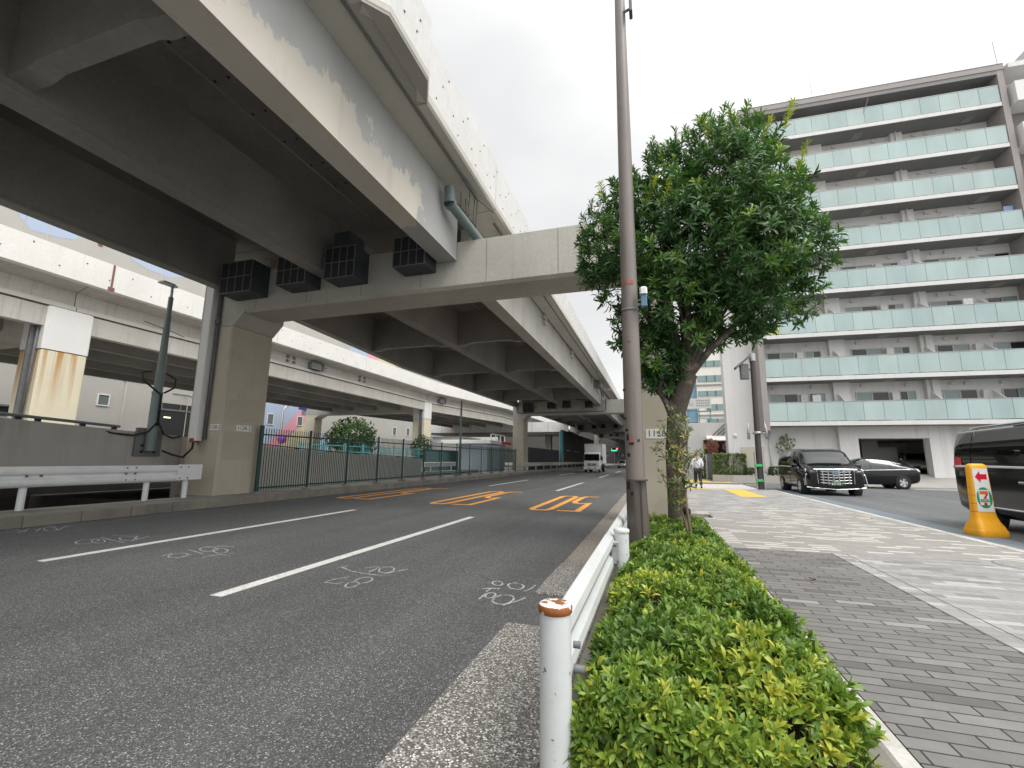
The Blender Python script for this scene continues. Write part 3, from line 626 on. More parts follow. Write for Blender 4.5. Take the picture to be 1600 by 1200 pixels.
def pillar(label, ya, yb, x0, x1, stain=True):
    P = thing('viaduct_pillar', label, 'pillar', ((x0+x1)/2,(ya+yb)/2,0), 0, 'pillars under the pale old viaduct')
    m = MB(); m.cbox(x0,ya,-.2,x1,yb,6.52,.06); obj('column', m, MT['stain_cream'] if stain else MT['col_cream'], P)
    m = MB(); m.cbox(x0-.03,ya-.03,6.53,x1+.03,yb+.03,8.69,.07); obj('column_cap', m, MT['col_white'], P)
    m = MB(); m.prism([(x0-.02,6.9),(x0-1.2,7.35),(-47.5,7.35),(-47.5,8.7),(x0-.02,8.7)], 'y', ya+.1, yb-.1); obj('crossbeam', m, MT['girder_l'], P)
    m = MB(); m.cbox(-46.8,ya+.1,-.2,-45.2,yb-.1,6.9,.06); m.prism([(-46.8,6.88),(-45.2,6.88),(-44.3,7.36),(-46.8,7.36)], 'y', ya+.12, yb-.12); obj('column', m, MT['col_cream'], P)
    m = MB(); m.tube([(x1-.35,ya-.1,8.6),(x1-.35,ya-.12,3.)], .06, 6); m.box(x1-.62,ya-.3,0,x1-.48,ya-.02,8.5); obj('downpipe', m, MT['plate_grey'], P)
    return P
# rust runs below the cap of the stained pillar
mm, nt, b_ = nodes('pillar_cream_rust_runs'); v_ = coord(nt)
sepv = N(nt,'ShaderNodeSeparateXYZ'); nt.links.new(v_, sepv.inputs[0])
sv = mapping(nt, v_, (2.6,2.6,.06)); nf = noise(nt, sv, 1.5, 5, .6)
top = N(nt,'ShaderNodeMapRange'); top.inputs['From Min'].default_value = 3.4; top.inputs['From Max'].default_value = 6.5; nt.links.new(sepv.outputs[2], top.inputs['Value'])
f = mathn(nt,'MULTIPLY', ramp(nt, nf, [(.46,0.),(.6,1.)]), mathn(nt,'POWER', top.outputs[0], 1.1))
c = mixc(nt, 1., (.62,.575,.44), ramp(nt, noise(nt, v_, .8, 4), [(.3,.95),(.7,1.05)]), 'MULTIPLY')
c = mixc(nt, f, c, (.42,.2,.035)); nt.links.new(c, b_.inputs['Base Color']); b_.inputs['Roughness'].default_value = .55
MT['stain_cream'] = mm
pillar('white capped pillar with orange rust runs, left of the tall lamp', 13.25, 15.1, -29.6, -27.9)
pillar('cream viaduct pillar standing behind the far end of the ramp wall', 51.5, 53.3, -29.6, -27.9, False)
# ------------------------------------------------------------------ guardrail, ramp wall, lamp, fence on the left side
def wbeam(y0, y1, x, zc, h=.35, face=1, n=1):
    """corrugated rail along y; face=+1 bulges to +x"""
    prof = [(-.5,.0),(-.46,.3),(-.38,.75),(-.26,.9),(-.14,.75),(-.07,.25),(0,.1),(.07,.25),(.14,.75),(.26,.9),(.38,.75),(.46,.3),(.5,.0)]
    out = [(x+face*d*.075, zc+z*h) for z,d in prof]
    inn = [(px-face*.006, pz) for px,pz in out][::-1]
    return [[(px,y,pz) for px,pz in out+inn] for y in (y0,y1)]
G = thing('guardrail', 'white corrugated guardrail with flat end plate along the far kerb, left of the numbered column', 'guardrail', (-13.4,8,.22), 0, 'white roadside guardrails')
for a,b in ((-8,5.2),(5.2,8.45),(8.45,10.0)):
    m = MB(); m.loft(wbeam(a,b+.02 if b < 10 else b,-13.4+(.002 if a==5.2 else 0),.96,.46), True, True, 0, False); obj('rail', m, MT['white_paint'], G)
m = MB(); m.cbox(-13.37,9.85,.76,-13.335,10.6,1.21,.01); obj('end_plate', m, MT['white_paint'], G)
for y in (2.4,6.55,9.15,10.25):
    m = MB(); m.tube([(-13.52,y,.2),(-13.52,y,.95)], .07, 12); obj('post', m, MT['white_paint'], G)
    m = MB(); m.box(-13.46,y-.06,.85,-13.402,y+.06,1.05); obj('bracket', m, MT['steel'], G)
m = MB()
for y,z in ((6.5,.98),(6.75,.98),(8.5,1.13),(8.5,.98),(8.5,.82),(8.72,1.13),(8.72,.98),(8.72,.82),(9.92,1.13),(10.15,1.13),(9.92,.82),(10.15,.82)):
    xx = -13.335 if y > 9.8 else -13.345
    m.lathe([(.001,.012),(.022,.012),(.026,-.03)], 8, 0, 'x', (xx,y,z))
obj('bolt', m, MT['plate_grey'], G)

# ramp wall and the slope behind it
wt = [(-10,2.9),(6.82,2.36),(9.73,2.21),(11.45,2.13)]
W = MB()
A = [(y,.62) for y,_ in wt]
W.prism([(y,z) for y,z in wt]+[(11.45,.72),(-10,.72)], 'x', -15.78, -15.5)
w = obj('ramp_wall', W, MT['wall_grey'], bevel=.02); tag(w, 'plain grey concrete ramp wall behind the white guardrail, carrying the tall lamp', 'wall')
W = MB(); wt2 = [(11.47,2.125),(14.83,1.92),(18.26,1.74),(28.5,1.42)]
W.prism(wt2+[(28.5,-.05),(11.47,-.05)], 'x', -15.78, -15.5)
w = obj('ramp_wall', W, MT['wall_lit'], bevel=.02); tag(w, 'grey ramp wall standing behind the green picket fence', 'wall')
W = MB(); W.prism([(-16,1.5),(11,.95),(28.4,.05),(28.4,-.02),(11,.75),(-16,1.0)], 'x', -22.0, -15.79); struct('ramp', W, MT['concgnd'])
HR = thing('handrail', 'low dark pipe handrail on short stubs on top of the grey ramp wall', 'handrail', (-15.64,5,2.3))
zt = lambda y: np.interp(y,[-10,6.82,9.73,11.45],[2.9,2.36,2.21,2.13])
m = MB(); m.tube([(-15.6,y,zt(y)+.11) for y in (-8,2,6.8,8.6,9.55)], .042, 8); obj('rail', m, MT['plate_grey'], HR)
m = MB()
for y in (4.6,6.2,7.2,7.6,8.6,9.4): m.box(-15.65,y-.05,zt(y)-.01,-15.55,y+.05,zt(y)+.08)
obj('stub', m, MT['black'], HR)
HR = thing('handrail', 'thin handrail on stubs on the ramp wall behind the green fence', 'handrail', (-15.64,20,1.8))
zt2 = lambda y: np.interp(y,[11.47,14.83,18.26,28.5],[2.125,1.92,1.74,1.42])
m = MB(); m.tube([(-15.64,y,zt2(y)+.06) for y in (11.9,14.8,18.3,23,28.3)], .03, 6); obj('rail', m, MT['plate_grey'], HR)
m = MB()
for k in range(8): y = 12.6+2.15*k; m.box(-15.68,y-.09,zt2(y)-.01,-15.58,y+.09,zt2(y)+.04)
obj('stub', m, MT['black'], HR)

L = thing('street_lamp', 'tall grey-green tapered lamp post bolted to the grey ramp wall', 'street lamp', (-15.4,10.2,1.45))
m = MB(); m.cbox(-15.495,9.93,1.45,-15.40,10.72,2.33,.012); pl = obj('base_plate', m, MT['plate_grey'], L)
m = MB()
for y in (10.12,10.5):
    for z in (1.58,1.78): m.lathe([(.001,.04),(.035,.04),(.045,0)], 8, 0, 'x', (-15.4,y,z))
obj('bolt', m, MT['black'], pl)
m = MB(); m.tube([(-15.3,10.3,1.6),(-15.3,10.3,3.45)], .145, 16); m.tube([(-15.3,10.3,3.44),(-15.3,10.3,3.5)], .158, 16); m.tube([(-15.3,10.3,3.5),(-15.3,10.3,6.1)], [.13,.088], 16); m.tube([(-15.3,10.3,6.1),(-15.3,10.3,6.72)], .072, 14)
obj('pole', m, MT['lamp_grey'], L)
m = MB(); m.tube([(-15.3,10.3,6.7),(-15.3,10.3,7.1)], .04, 10); obj('neck', m, MT['steel'], L)
m = MB(); m.cbox(-15.42,9.86,7.1,-15.18,10.44,7.17,.05); m.cbox(-15.38,9.95,7.17,-15.22,10.36,7.2,.02); obj('lamp_head', m, MT['steel'], L)
m = MB()
m.tube([(-15.3,10.05,4.15),(-15.3,9.75,4.05),(-15.25,9.8,3.8),(-15.13,10.15,3.5),(-15.1,10.3,3.4),(-15.12,10.32,2.4)], .03, 6)
m.tube([(-15.3,10.5,4.15),(-15.3,10.82,4.0),(-15.22,10.75,3.7),(-15.13,10.4,3.48)], .03, 6)
m.tube([(-15.14,10.3,2.5),(-15.2,10.1,2.2),(-15.35,9.8,2.08),(-15.5,9.3,2.12),(-15.55,9.0,2.2)], .03, 6)
m.tube([(-15.14,10.36,2.5),(-15.2,10.6,2.15),(-15.35,11.0,2.05),(-15.4,11.3,2.12)], .03, 6)
obj('cable', m, MT['black'], L)
m = MB(); m.tube([(-15.3,10.25,5.6),(-15.3,9.6,5.68)], .012, 5); m.tube([(-15.3,10.35,5.6),(-15.3,10.9,5.5)], .012, 5); obj('wire_stay', m, MT['black'], L)

FN = thing('picket_fence', 'dark green steel picket fence along the far kerb, between the two piers', 'fence', (-13.2,27,.22))
fy = [12.55]+[14.95+2.38*k for k in range(13)]
fz = lambda y: .25+min(.12,(y-12.5)*.006)
for i,y in enumerate(fy):
    m = MB(); w_ = .062 if i == 0 else .042
    m.box(-13.2-w_/2-.01,y-w_,fz(y)-.08,-13.2+w_/2+.01,y+w_,2.52 if i else 2.56)
    obj('post', m, MT['green'], FN, bevel=.008)
    m = MB(); m.cbox(-13.33,y-.14,fz(y)-.1,-13.07,y+.14,fz(y)+.02,.02); obj('footing', m, MT['strip'], FN)
for i in range(len(fy)-1):
    a, b = fy[i]+.05, fy[i+1]-.05; m = MB()
    for z in (fz(a)+.14, 2.24): m.box(-13.215,a,z-.025,-13.185,b,z+.025)
    n = 20
    for k in range(1,n):
        y = a+(b-a)*k/n; m.box(-13.182,y-.009,fz(a)+.04,-13.164,y+.009,2.46)
    obj('picket_panel', m, MT['green'], FN)
G = thing('guardrail', 'weathered grey guardrail from the second pier into the shade under the highway', 'guardrail', (-13.3,60,.22), 0, 'white roadside guardrails')
m = MB(); m.loft(wbeam(43.5,110,-13.2,.92,.4), True, True); obj('rail', m, MT['girder_l'], G)
for k in range(16):
    m = MB(); m.tube([(-13.3,44+4*k,.2),(-13.3,44+4*k,.95)], .06, 8); obj('post', m, MT['girder_l'], G)
L = thing('street_lamp', 'slim grey-green lamp post behind the picket fence with two small lamps at its top', 'street lamp', (-14.0,31.6,.2))
m = MB(); m.tube([(-14.,31.6,.2),(-14.,31.6,.7)], .13, 12); m.tube([(-14.,31.6,.7),(-14.,31.6,5.9)], [.1,.065], 12); obj('pole', m, MT['lamp_grey'], L)
m = MB(); m.box(-14.16,31.4,.2,-13.84,31.8,.26); obj('base_plate', m, MT['plate_grey'], L)

# ------------------------------------------------------------------ mural building far left
MB_ = thing('warehouse', 'long pale warehouse with pastel painted shapes behind the old viaduct', 'building', (-50,50,0))
MT['wh_wall'] = pm('warehouse_panel', (.39,.38,.355), .7, var=.05, vscale=.4, fine=.03, streak=(.42,.41,.38), samt=.4, sfreq=1.2, srange=(.55,.85))
mural = [flat('mural_blue', (.36,.43,.56), .7), flat('mural_pink', (.66,.30,.38), .7), flat('mural_yellow', (.55,.49,.34), .7)]
m = MB(); m.box(-70,-60,0,-50,150,27)
def poly(pts, mi, dz=.012): m.sheet([(-50+dz,y,z) for y,z in pts], mi)
poly([(20.9,21.0),(21.6,20.4),(23.4,20.6),(24.7,21.0),(25.2,23.6),(24.,25.5),(21.,25.2),(19.8,23.)][::-1],1)
poly([(28.0,22.6),(28.62,21.91),(29.62,21.12),(31.09,20.77),(33.21,20.78),(35.61,21.83),(37,23.5),(34,26),(29,25.)][::-1],1)
poly([(52.4,22.6),(53.18,21.79),(54.31,21.31),(56.74,21.07),(58.88,21.5),(60.5,22.6),(57,25)][::-1],1)
poly([(62.9,19.0),(69.0,19.0),(71.14,20.56),(70.6,22.25),(69.5,24.),(66.87,23.)][::-1],1)
poly([(69.0,19.0),(72.,19.),(73.04,20.48),(74.62,22.6),(73.,24.),(70.5,23.)],2,.014)
poly([(72.,19.),(78.,19.),(80.54,22.13),(78.,24.),(74.6,22.6)],3,.016)
poly([(43.5,1.),(43.5,5.5),(46.71,7.69),(48.62,9.49),(50.,11.),(56.24,11.),(56.33,8.72),(49.59,4.27),(48.,1.)],1)
poly([(46.9,1.),(48.07,2.65),(52.41,6.9),(54.68,9.03),(56.5,11.),(60.,11.),(58.13,8.92),(52.08,4.57),(49.6,1.)],2,.014)
poly([(49.6,1.),(50.25,2.53),(52.66,4.79),(57.2,8.4),(58.6,7.2),(57.9,1.)],3,.016)
poly([(57.9,2.),(58.4,6.2),(60.,4.2),(61.5,2.)],1,.018)
obj('wall', m, [MT['wh_wall']]+mural, MB_)
m = MB()
for y in (14.,21.2,22.7,30.7,32.35,37,43.5,50.5,61.1,66.,71.5,76.5,81.8,87.6,92.5,97,102.7,110): m.box(-50.001,y-.04,0,-49.975,y+.04,26.99)
obj('panel_seam', m, MT['girder_l'], MB_)
def wwin(y, z, w, h):
    m = MB(); e = .09
    for a in ((y-w/2-e,z-h/2-e,y+w/2+e,z-h/2),(y-w/2-e,z+h/2,y+w/2+e,z+h/2+e),(y-w/2-e,z-h/2,y-w/2,z+h/2),(y+w/2,z-h/2,y+w/2+e,z+h/2)): m.box(-50.0,a[0],a[1],-49.9,a[2],a[3])
    o = obj('window', m, MT['white_paint'], MB_)
    m = MB(); m.box(-49.99,y-w/2,z-h/2,-49.97,y+w/2,z+h/2); obj('pane', m, MT['glass_grey'], o)
MT['glass_grey'] = flat('grey_window_glass', (.13,.16,.16), .15)
for y,z,w,h in ((28.85,6.68,.85,.95),(48.65,6.57,.95,1.35),(54.05,6.76,.95,1.2),(79.81,6.83,1.2,1.5),(85.06,7.02,1.2,1.5)): wwin(y,z,w,h)
m = MB(); m.box(-50.01,26.4,21.3,-49.95,26.75,21.7); obj('vent', m, MT['rust'], MB_)
# rounded recess panel frame, car park mouth, shutters
m = MB(); pts = [(16.,9.1),(29.6,9.25),(30.2,9.15),(30.58,8.7),(30.58,0.)]
for (a,b) in zip(pts[:-1],pts[1:]):
    d = Vector((b[0]-a[0],b[1]-a[1])).normalized()*.07; n_ = (-d.y,d.x)
    m.loft([[(q[0],a[0]+s_*n_[0],a[1]+s_*n_[1]) for q,s_ in (((-50.01,),1),((-49.9,),1),((-49.9,),-1),((-50.01,),-1))],[(q[0],b[0]+s_*n_[0],b[1]+s_*n_[1]) for q,s_ in (((-50.01,),1),((-49.9,),1),((-49.9,),-1),((-50.01,),-1))]], True, True)
obj('recess_frame', m, MT['girder_l'], MB_)
m = MB(); m.box(-50.01,16,9.3,-49.8,46,9.55); obj('ledge', m, MT['girder_l'], MB_)
m = MB(); m.box(-50.01,33.6,0,-49.985,43.3,7.1); cp = obj('car_park_mouth', m, MT['dark'], MB_)
m = MB(); m.box(-49.98,33.6,6.3,-49.93,43.3,6.5)
for k in range(5): m.box(-49.98,34.2+2*k,6.5,-49.93,34.3+2*k,7.05)
obj('crossbar', m, MT['plate_grey'], cp)
m = MB(); m.box(-49.97,34.6,5.5,-49.92,35.3,5.62); obj('strip_light', m, flat('strip_light', (.8,.8,.75), .5, emit=(1,.93,.7), es=1.5), cp)
m = MB(); m.box(-50.01,95.8,0,-49.96,101.4,7.3); sh = obj('shutter', m, flat('blue_shutter', (.3,.36,.47), .5), MB_)
m = MB()
for k in range(24): m.box(-49.96,95.9,.15+.3*k,-49.94,101.3,.19+.3*k)
obj('slat', m, MT['girder_l'], sh)
m = MB(); m.box(-50.01,14,4.55,-49.95,23.3,5.3); obj('window_band', m, MT['glass'], MB_)
m = MB(); m.box(-50.0,14,5.3,-49.8,23.4,5.45); obj('window_hood', m, MT['plate_grey'], MB_)
m = MB(); m.tube([(-49.9,22.6,3.),(-49.9,23.4,12.)], .18, 8); obj('downpipe', m, MT['plate_grey'], MB_)
m = MB(); m.tube([(-49.8,36.6,8.2),(-49.3,36.6,8.2),(-49.1,36.7,8.1)], .08, 6); m.box(-49.95,35.2,8.22,-49.9,38.2,8.3); obj('wall_lamp', m, MT['steel'], MB_)
# teal railing, low rail, prefab shed and screens beyond the ramp
F2 = thing('railing', 'pale teal railing beyond the ramp behind the green fence', 'railing', (-22.6,33,0))
m = MB()
for z in (2.35,1.9,1.4): m.box(-22.63,24.5,z-.04,-22.57,43.5,z+.04)
obj('rail', m, MT['teal'], F2)
for k in range(9):
    m = MB(); m.box(-22.65,24.6+2.3*k,0,-22.55,24.75+2.3*k,2.55); obj('post', m, MT['teal'], F2)
m = MB()
for k in range(90): m.box(-22.612,24.7+.21*k,.9,-22.6,24.73+.21*k,2.33)
obj('baluster', m, MT['teal'], F2)
G = thing('guardrail', 'short white guardrail on the service road seen through the green fence', 'guardrail', (-19,40,0), 0, 'white roadside guardrails')
m = MB(); m.loft(wbeam(31.5,41,-18.6,.95,.42), True, True); obj('rail', m, MT['white_paint'], G)
for y in (32,36,40.2):
    m = MB(); m.tube([(-18.7,y,0),(-18.7,y,.95)], .07, 8); obj('post', m, MT['white_paint'], G)
m = MB(); m.box(-18.6,30,0,-18.2,47,.35); struct('service_kerb', m, MT['concgnd'])
NP = thing('road_sign', 'round blue no parking sign with red rim and slash beyond the green fence', 'road sign', (-20,20.4,0))
m = MB(); m.tube([(-20.03,20.4,.5),(-20.03,20.4,2.75)], .03, 8); obj('post', m, MT['steel'], NP)
m = MB(); q = R(-20); 
m.lathe([(.001,.0),(.25,.0),(.25,-.012),(.001,-.012)], 24, 0, 'x'); m.lathe([(.185,.003),(.25,.003)], 24, 1, 'x')
st_ = len(m.v); m.box(.002,-.2,-.028,.005,.2,.028,1); m.xf(Matrix.Rotation(R(45),4,'X'), st_)
m.xf(Matrix.Translation((-19.98,20.4,2.44)) @ Matrix.Rotation(R(-45),4,'Z'))
obj('sign_disc', m, [flat('sign_blue',(.02,.09,.5),.4), flat('sign_red',(.55,.03,.05),.4)], NP)
SG = thing('road_sign', 'wide blue direction sign half hidden under the old viaduct', 'road sign', (-47,52,0))
m = MB(); m.tube([(-46.9,47.6,0),(-46.9,47.6,7.6),(-46.9,48.2,8.3),(-46.9,49,8.55),(-46.9,51.,8.6)], .13, 8); obj('post', m, MT['steel'], SG)
m = MB(); m.box(-46.8,50.2,8.0,-46.7,53.6,9.6); obj('sign_board', m, flat('sign_deep_blue',(.012,.045,.36),.4), SG)
m = MB()
for k in range(6): m.box(-46.7,50.6+.48*k,8.35,-46.69,50.85+.48*k,8.6)
obj('lettering', m, MT['wht'], SG)
SH = thing('shed', 'white prefab site shed with red striped roof edge left of the second pier', 'shed', (-19,52,0))
m = MB(); m.box(-20.6,46,0,-17.2,52,3.05); obj('wall', m, flat('shed_blue_white',(.5,.54,.6),.5), SH)
m = MB(); m.box(-17.2,46.6,.3,-17.15,47.9,2.6); obj('door', m, MT['steel'], SH)
m = MB(); m.cbox(-22.5,45.4,3.12,-16.6,52.6,3.5,.03); obj('roof', m, MT['wht'], SH)
m = MB(); m.box(-16.59,49.,3.14,-16.56,52.6,3.48); obj('roof_stripe', m, flat('awning_red',(.6,.06,.06),.5), SH)
m = MB()
for y in (47.,48.6,50.2,51.8): m.box(-17.2,y-.05,3.5,-17.1,y+.05,4.3)
m.box(-17.2,46.95,4.2,-17.1,51.85,4.3); obj('roof_railing', m, MT['wht'], SH)
SC = thing('mesh_screen', 'row of dark teal mesh screens on the service road behind the green fence', 'screen', (-21,42,0))
MT['screen'] = flat('teal_mesh_sheet', (.075,.145,.14), .7)
for k in range(5):
    m = MB(); m.box(-21.8,40.5+3.2*k,.2,-21.74,43.6+3.2*k,2.3); s_ = obj('screen_panel', m, MT['screen'], SC)
    m = MB(); m.box(-21.73,40.45+3.2*k,0,-21.66,40.55+3.2*k,2.4); m.box(-21.73,40.5+3.2*k,2.3,-21.68,43.6+3.2*k,2.38); obj('frame', m, MT['green'], s_)
BX = thing('wall_block', 'pale concrete kiosk block between the slim lamp post and the shed', 'kiosk', (-26,58,0))
m = MB(); m.cbox(-29,56,0,-24.5,62,4.3,.04); obj('wall', m, MT['parapet'], BX)
m = MB(); m.box(-29.2,55.8,4.3,-24.3,62.2,4.42); obj('coping', m, MT['steel'], BX)
m = MB(); m.box(-24.49,57.6,2.4,-24.45,57.9,3.9); obj('vent', m, MT['plate_grey'], BX)
# dark panels, teal post and hoardings past the second pier
HD = thing('hoarding', 'dark navy hoarding panels just past the second pier', 'hoarding', (-14.6,62,0))
MT['navy'] = flat('navy_hoarding', (.03,.034,.045), .6)
for k in range(9):
    m = MB(); m.cbox(-14.6,53.2+2.05*k,.2,-14.5,55.2+2.05*k,2.95,.015); obj('panel', m, MT['navy'], HD)
TP = thing('pipe_column', 'round teal steel column beside the navy hoarding', 'column', (-14.2,72,0))
m = MB(); m.tube([(-14.2,72,.2),(-14.2,72,6.)], .33, 14); obj('shaft', m, MT['teal'], TP)
m = MB(); m.cbox(-14.65,71.55,.2,-13.75,72.45,.5,.03); obj('base', m, MT['strip'], TP)
HD = thing('hoarding', 'tall dark wall panels, colour deepened for the gloom beyond the teal column', 'hoarding', (-14.6,95,0))
for k in range(9):
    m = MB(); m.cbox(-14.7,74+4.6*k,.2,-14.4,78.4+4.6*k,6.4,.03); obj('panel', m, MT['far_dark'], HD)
m = MB()
for y,z in ((78,3.),(80.,3.05),(86,3.),(89.,2.95)): m.box(-14.39,y,z,-14.36,y+.9,z+.16)
obj('reflector', m, MT['wht'], HD)
OV = thing('overpass', 'white sided ramp bridge crossing behind the second pier', 'overpass', (-24,88,0))
m = MB(); m.box(-44,84,6.7,-15.2,84.3,8.6); obj('parapet', m, MT['parapet'], OV)
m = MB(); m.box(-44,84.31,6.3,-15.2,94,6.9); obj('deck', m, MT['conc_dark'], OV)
m = MB()
for k in range(9): m.box(-15.9-3.2*k,83.97,6.72,-15.85-3.2*k,84.01,8.58)
obj('panel_seam', m, MT['plate_grey'], OV)
for x in (-20,-30,-40):
    m = MB(); m.cbox(x-.6,88,0,x+.6,89.2,6.29,.04); obj('column', m, MT['conc_int'], OV)
# ------------------------------------------------------------------ apartment block
MT['apt_wall'] = pm('apartment_pale_panel', (.72,.71,.695), .7, var=.04, vscale=.5, fine=.02, streak=(.40,.39,.375), samt=.3, sfreq=1.5)
MT['apt_slab'] = pm('apartment_white_slab_edge', (.66,.655,.64), .6, var=.05, vscale=.8, streak=(.46,.45,.43), samt=.4, sfreq=3.)
MT['apt_soffit'] = pm('apartment_brown_soffit', (.24,.235,.232), .8, var=.06, vscale=.5)
MT['apt_fin'] = pm('apartment_taupe_fin', (.31,.285,.275), .7, var=.05, vscale=.7, fine=.04, fscale=14)
MT['apt_tower'] = pm('apartment_grey_tower', (.40,.395,.4), .7, var=.05, vscale=.3)
def frosted(name, col):
    m, nt, b = nodes(name); v = coord(nt)
    c = mixc(nt, 1., col, ramp(nt, noise(nt, mapping(nt,v,(.95,1,.4)), .6, 3), [(.3,.9),(.7,1.08)]), 'MULTIPLY')
    nt.links.new(c, b.inputs['Base Color']); b.inputs['Roughness'].default_value = .18; b.inputs['Specular IOR Level'].default_value = .5
    tr = N(nt, 'ShaderNodeBsdfTranslucent'); nt.links.new(c, tr.inputs['Color'])             # milky sheet lets daylight through
    mx = N(nt, 'ShaderNodeMixShader'); mx.inputs[0].default_value = .3
    nt.links.new(b.outputs[0], mx.inputs[1]); nt.links.new(tr.outputs[0], mx.inputs[2]); nt.links.new(mx.outputs[0], nt.nodes['Material Output'].inputs['Surface'])
    return m
MT['frost'] = [frosted('frosted_green_glass', (.55,.675,.665)), frosted('frosted_green_glass_pale', (.58,.695,.685)), frosted('frosted_green_glass_deep', (.52,.65,.64))]
AP = thing('apartment_block', 'nine storey apartment block with frosted green glass balconies', 'apartment building', (7.25,34.25,0), math.atan(.0346))
kw = dict(parent=AP, local=True)
S = 3.02; Z0 = 3.86; BD = 1.5             # storey, lowest slab underside, balcony depth
m = MB()
gx0, gx1 = 5.85, 9.75                      # garage mouth
m.box(-2.05,BD,0,gx0,BD+.3,3.87); m.box(gx1,BD,0,24,BD+.3,3.87); m.box(gx0,BD,3.05,gx1,BD+.3,3.87)
m.box(.0,BD+.002,3.87,24,BD+.3,28.0)
m.box(-2.05,BD+.001,3.871,-.001,BD+.299,28.3); m.prism([(-2.05,BD+.301),(-1.9,BD+.301),(.4,BD+14),(.25,BD+14)], 'z', 0, 28.3); m.box(23.7,BD+.301,0,24,BD+14,28.)
obj('wall', m, MT['apt_wall'], **kw)
m = MB(); m.box(-2.0,BD+.25,28.31,24,BD+14,28.5); obj('roof', m, MT['apt_slab'], **kw)
m = MB()
for x in (-.002,): m.box(0,-.02,3.55,.36,BD-.01,28.05)
obj('fin', m, MT['apt_fin'], **kw)
m = MB(); m.box(15.86,-.02,3.55,16.2,BD-.01,28.05); obj('fin', m, MT['apt_fin'], **kw)
m = MB(); m.box(.37,-.02,27.35,15.85,BD+.0,28.0); obj('roof_canopy', m, MT['apt_soffit'], **kw)
m = MB(); m.box(-.05,-.06,27.66,16.25,-.021,28.1); m.box(-.05,-.06,28.01,16.25,.3,28.1); obj('roof_fascia', m, MT['apt_fin'], **kw)
# storey parts
def awin(x0, x1, z0, z1, dark):
    m = MB(); e = .06; y = BD
    m.box(x0-e,y-.05,z0-e,x1+e,y-.001,z0); m.box(x0-e,y-.05,z1,x1+e,y-.001,z1+e); m.box(x0-e,y-.05,z0,x0,y-.001,z1); m.box(x1,y-.05,z0,x1+e,y-.001,z1)
    xm = (x0+x1)/2; m.box(xm-.03,y-.045,z0,xm+.03,y-.002,z1)
    w = obj('window', m, MT['frame'], **kw)
    for a,b_,k in ((x0,xm-.03,0),(xm+.03,x1,1)):
        m = MB(); m.box(a,y-.02,z0,b_,y-.003,z1); obj('pane', m, MT['glass'] if (k ^ dark) else MT['curtain'], parent=w, local=True)
MT['curtain'] = flat('curtained_window_glass', (.23,.30,.29), .08, spec=.6)
wins = [(.95,2.6),(3.4,4.3),(6.2,8.0),(8.7,9.52),(11.1,12.8),(14.2,15.7)]
for f in range(8):
    zb = Z0+S*f; zt_ = zb+.27
    m = MB(); m.box(.37,0,zb,15.85,BD-.003,zt_); bs = obj('balcony_slab', m, [MT['apt_slab']], **kw)
    m = MB(); m.box(.38,.05,zb-.012,15.84,BD-.02,zb-.002); obj('soffit', m, MT['apt_soffit'], parent=bs, local=True)
    npan = 14; w = (15.84-.38)/npan
    m = MB()
    for k in range(npan):
        x = .38+w*k; m.box(x+.012,.03,zt_+.045,x+w-.012,.05,zt_+1.27, rng.choice((0,0,1,2)))
    gr = obj('glass_railing', m, MT['frost'], **kw)
    m = MB(); m.box(.38,.015,zt_+1.275,15.84,.075,zt_+1.32)
    for k in range(npan+1): m.box(.38+w*k-.01,.052,zt_,.38+w*k+.01,.08,zt_+1.27)
    obj('rail_cap', m, MT['frame'], parent=gr, local=True)
    for i,(a,b_) in enumerate(wins): awin(a, b_, zt_+.12, zt_+2.02, (f+i)%2)
    # pilaster, party screens, pipes, vents, lamps
    m = MB(); m.box(4.75,BD-.35,zt_,5.7,BD-.001,zb+S-.013); m.box(10.05,BD-.35,zt_,10.75,BD-.001,zb+S-.013); obj('pilaster', m, MT['apt_wall'], **kw)
    for x in (4.95,10.2,13.4):
        m = MB(); m.prism([(.1,zt_+1.33),(.75,zt_+1.75),(BD-.36,zt_+1.95),(BD-.36,zt_),(.1,zt_)], 'x', x, x+.03); obj('party_screen', m, MT['wht'], **kw)
    m = MB(); m.tube([(10.32,BD-.45,zt_),(10.32,BD-.45,zb+S-.013)], .05, 8); obj('drainpipe', m, MT['apt_slab'], **kw)
    m = MB()
    for x in (1.2,3.6,6.6,9.1,11.6,12.35,14.2): m.cbox(x-.12,BD-.16,zb+S-.36,x+.12,BD-.001,zb+S-.16,.02)
    obj('vent_hood', m, MT['apt_slab'], **kw)
    m = MB()
    for x in (2.75,8.12,13.0): m.cbox(x,BD-.3,zt_+.9,x+.42,BD-.001,zt_+2.0,.02)
    obj('meter_box', m, MT['apt_slab'], **kw)
    m = MB()
    for x in (7.6,14.2): m.box(x,.5,zb-.03,x+.55,1.25,zb-.013)
    obj('escape_hatch', m, MT['frame'], **kw)
m = MB(); m.box(.55,.02,Z0+2*S+.34,1.45,.028,Z0+2*S+.75); obj('yellow_board', m, flat('yellow_board',(.6,.58,.12),.6), **kw)
m = MB(); m.box(7.1,.1,Z0+S+.5,7.7,.13,Z0+S+1.1); obj('yellow_board', m, flat('pale_yellow_board',(.62,.63,.42),.6), **kw)
for x,f,cl in ((15.2,4,(.25,.36,.62)),(12.3,2,(.6,.6,.58)),(3.2,0,(.5,.5,.52)),(9.2,3,(.35,.33,.4))):
    m = MB(); m.grid([[(x+.5*i/6,.45+.02*math.sin(i*2.1+j),Z0+S*f+1.35+.75*j/4) for j in range(5)] for i in range(7)]); obj('laundry', m, flat('laundry_cloth',cl,.8), **kw)
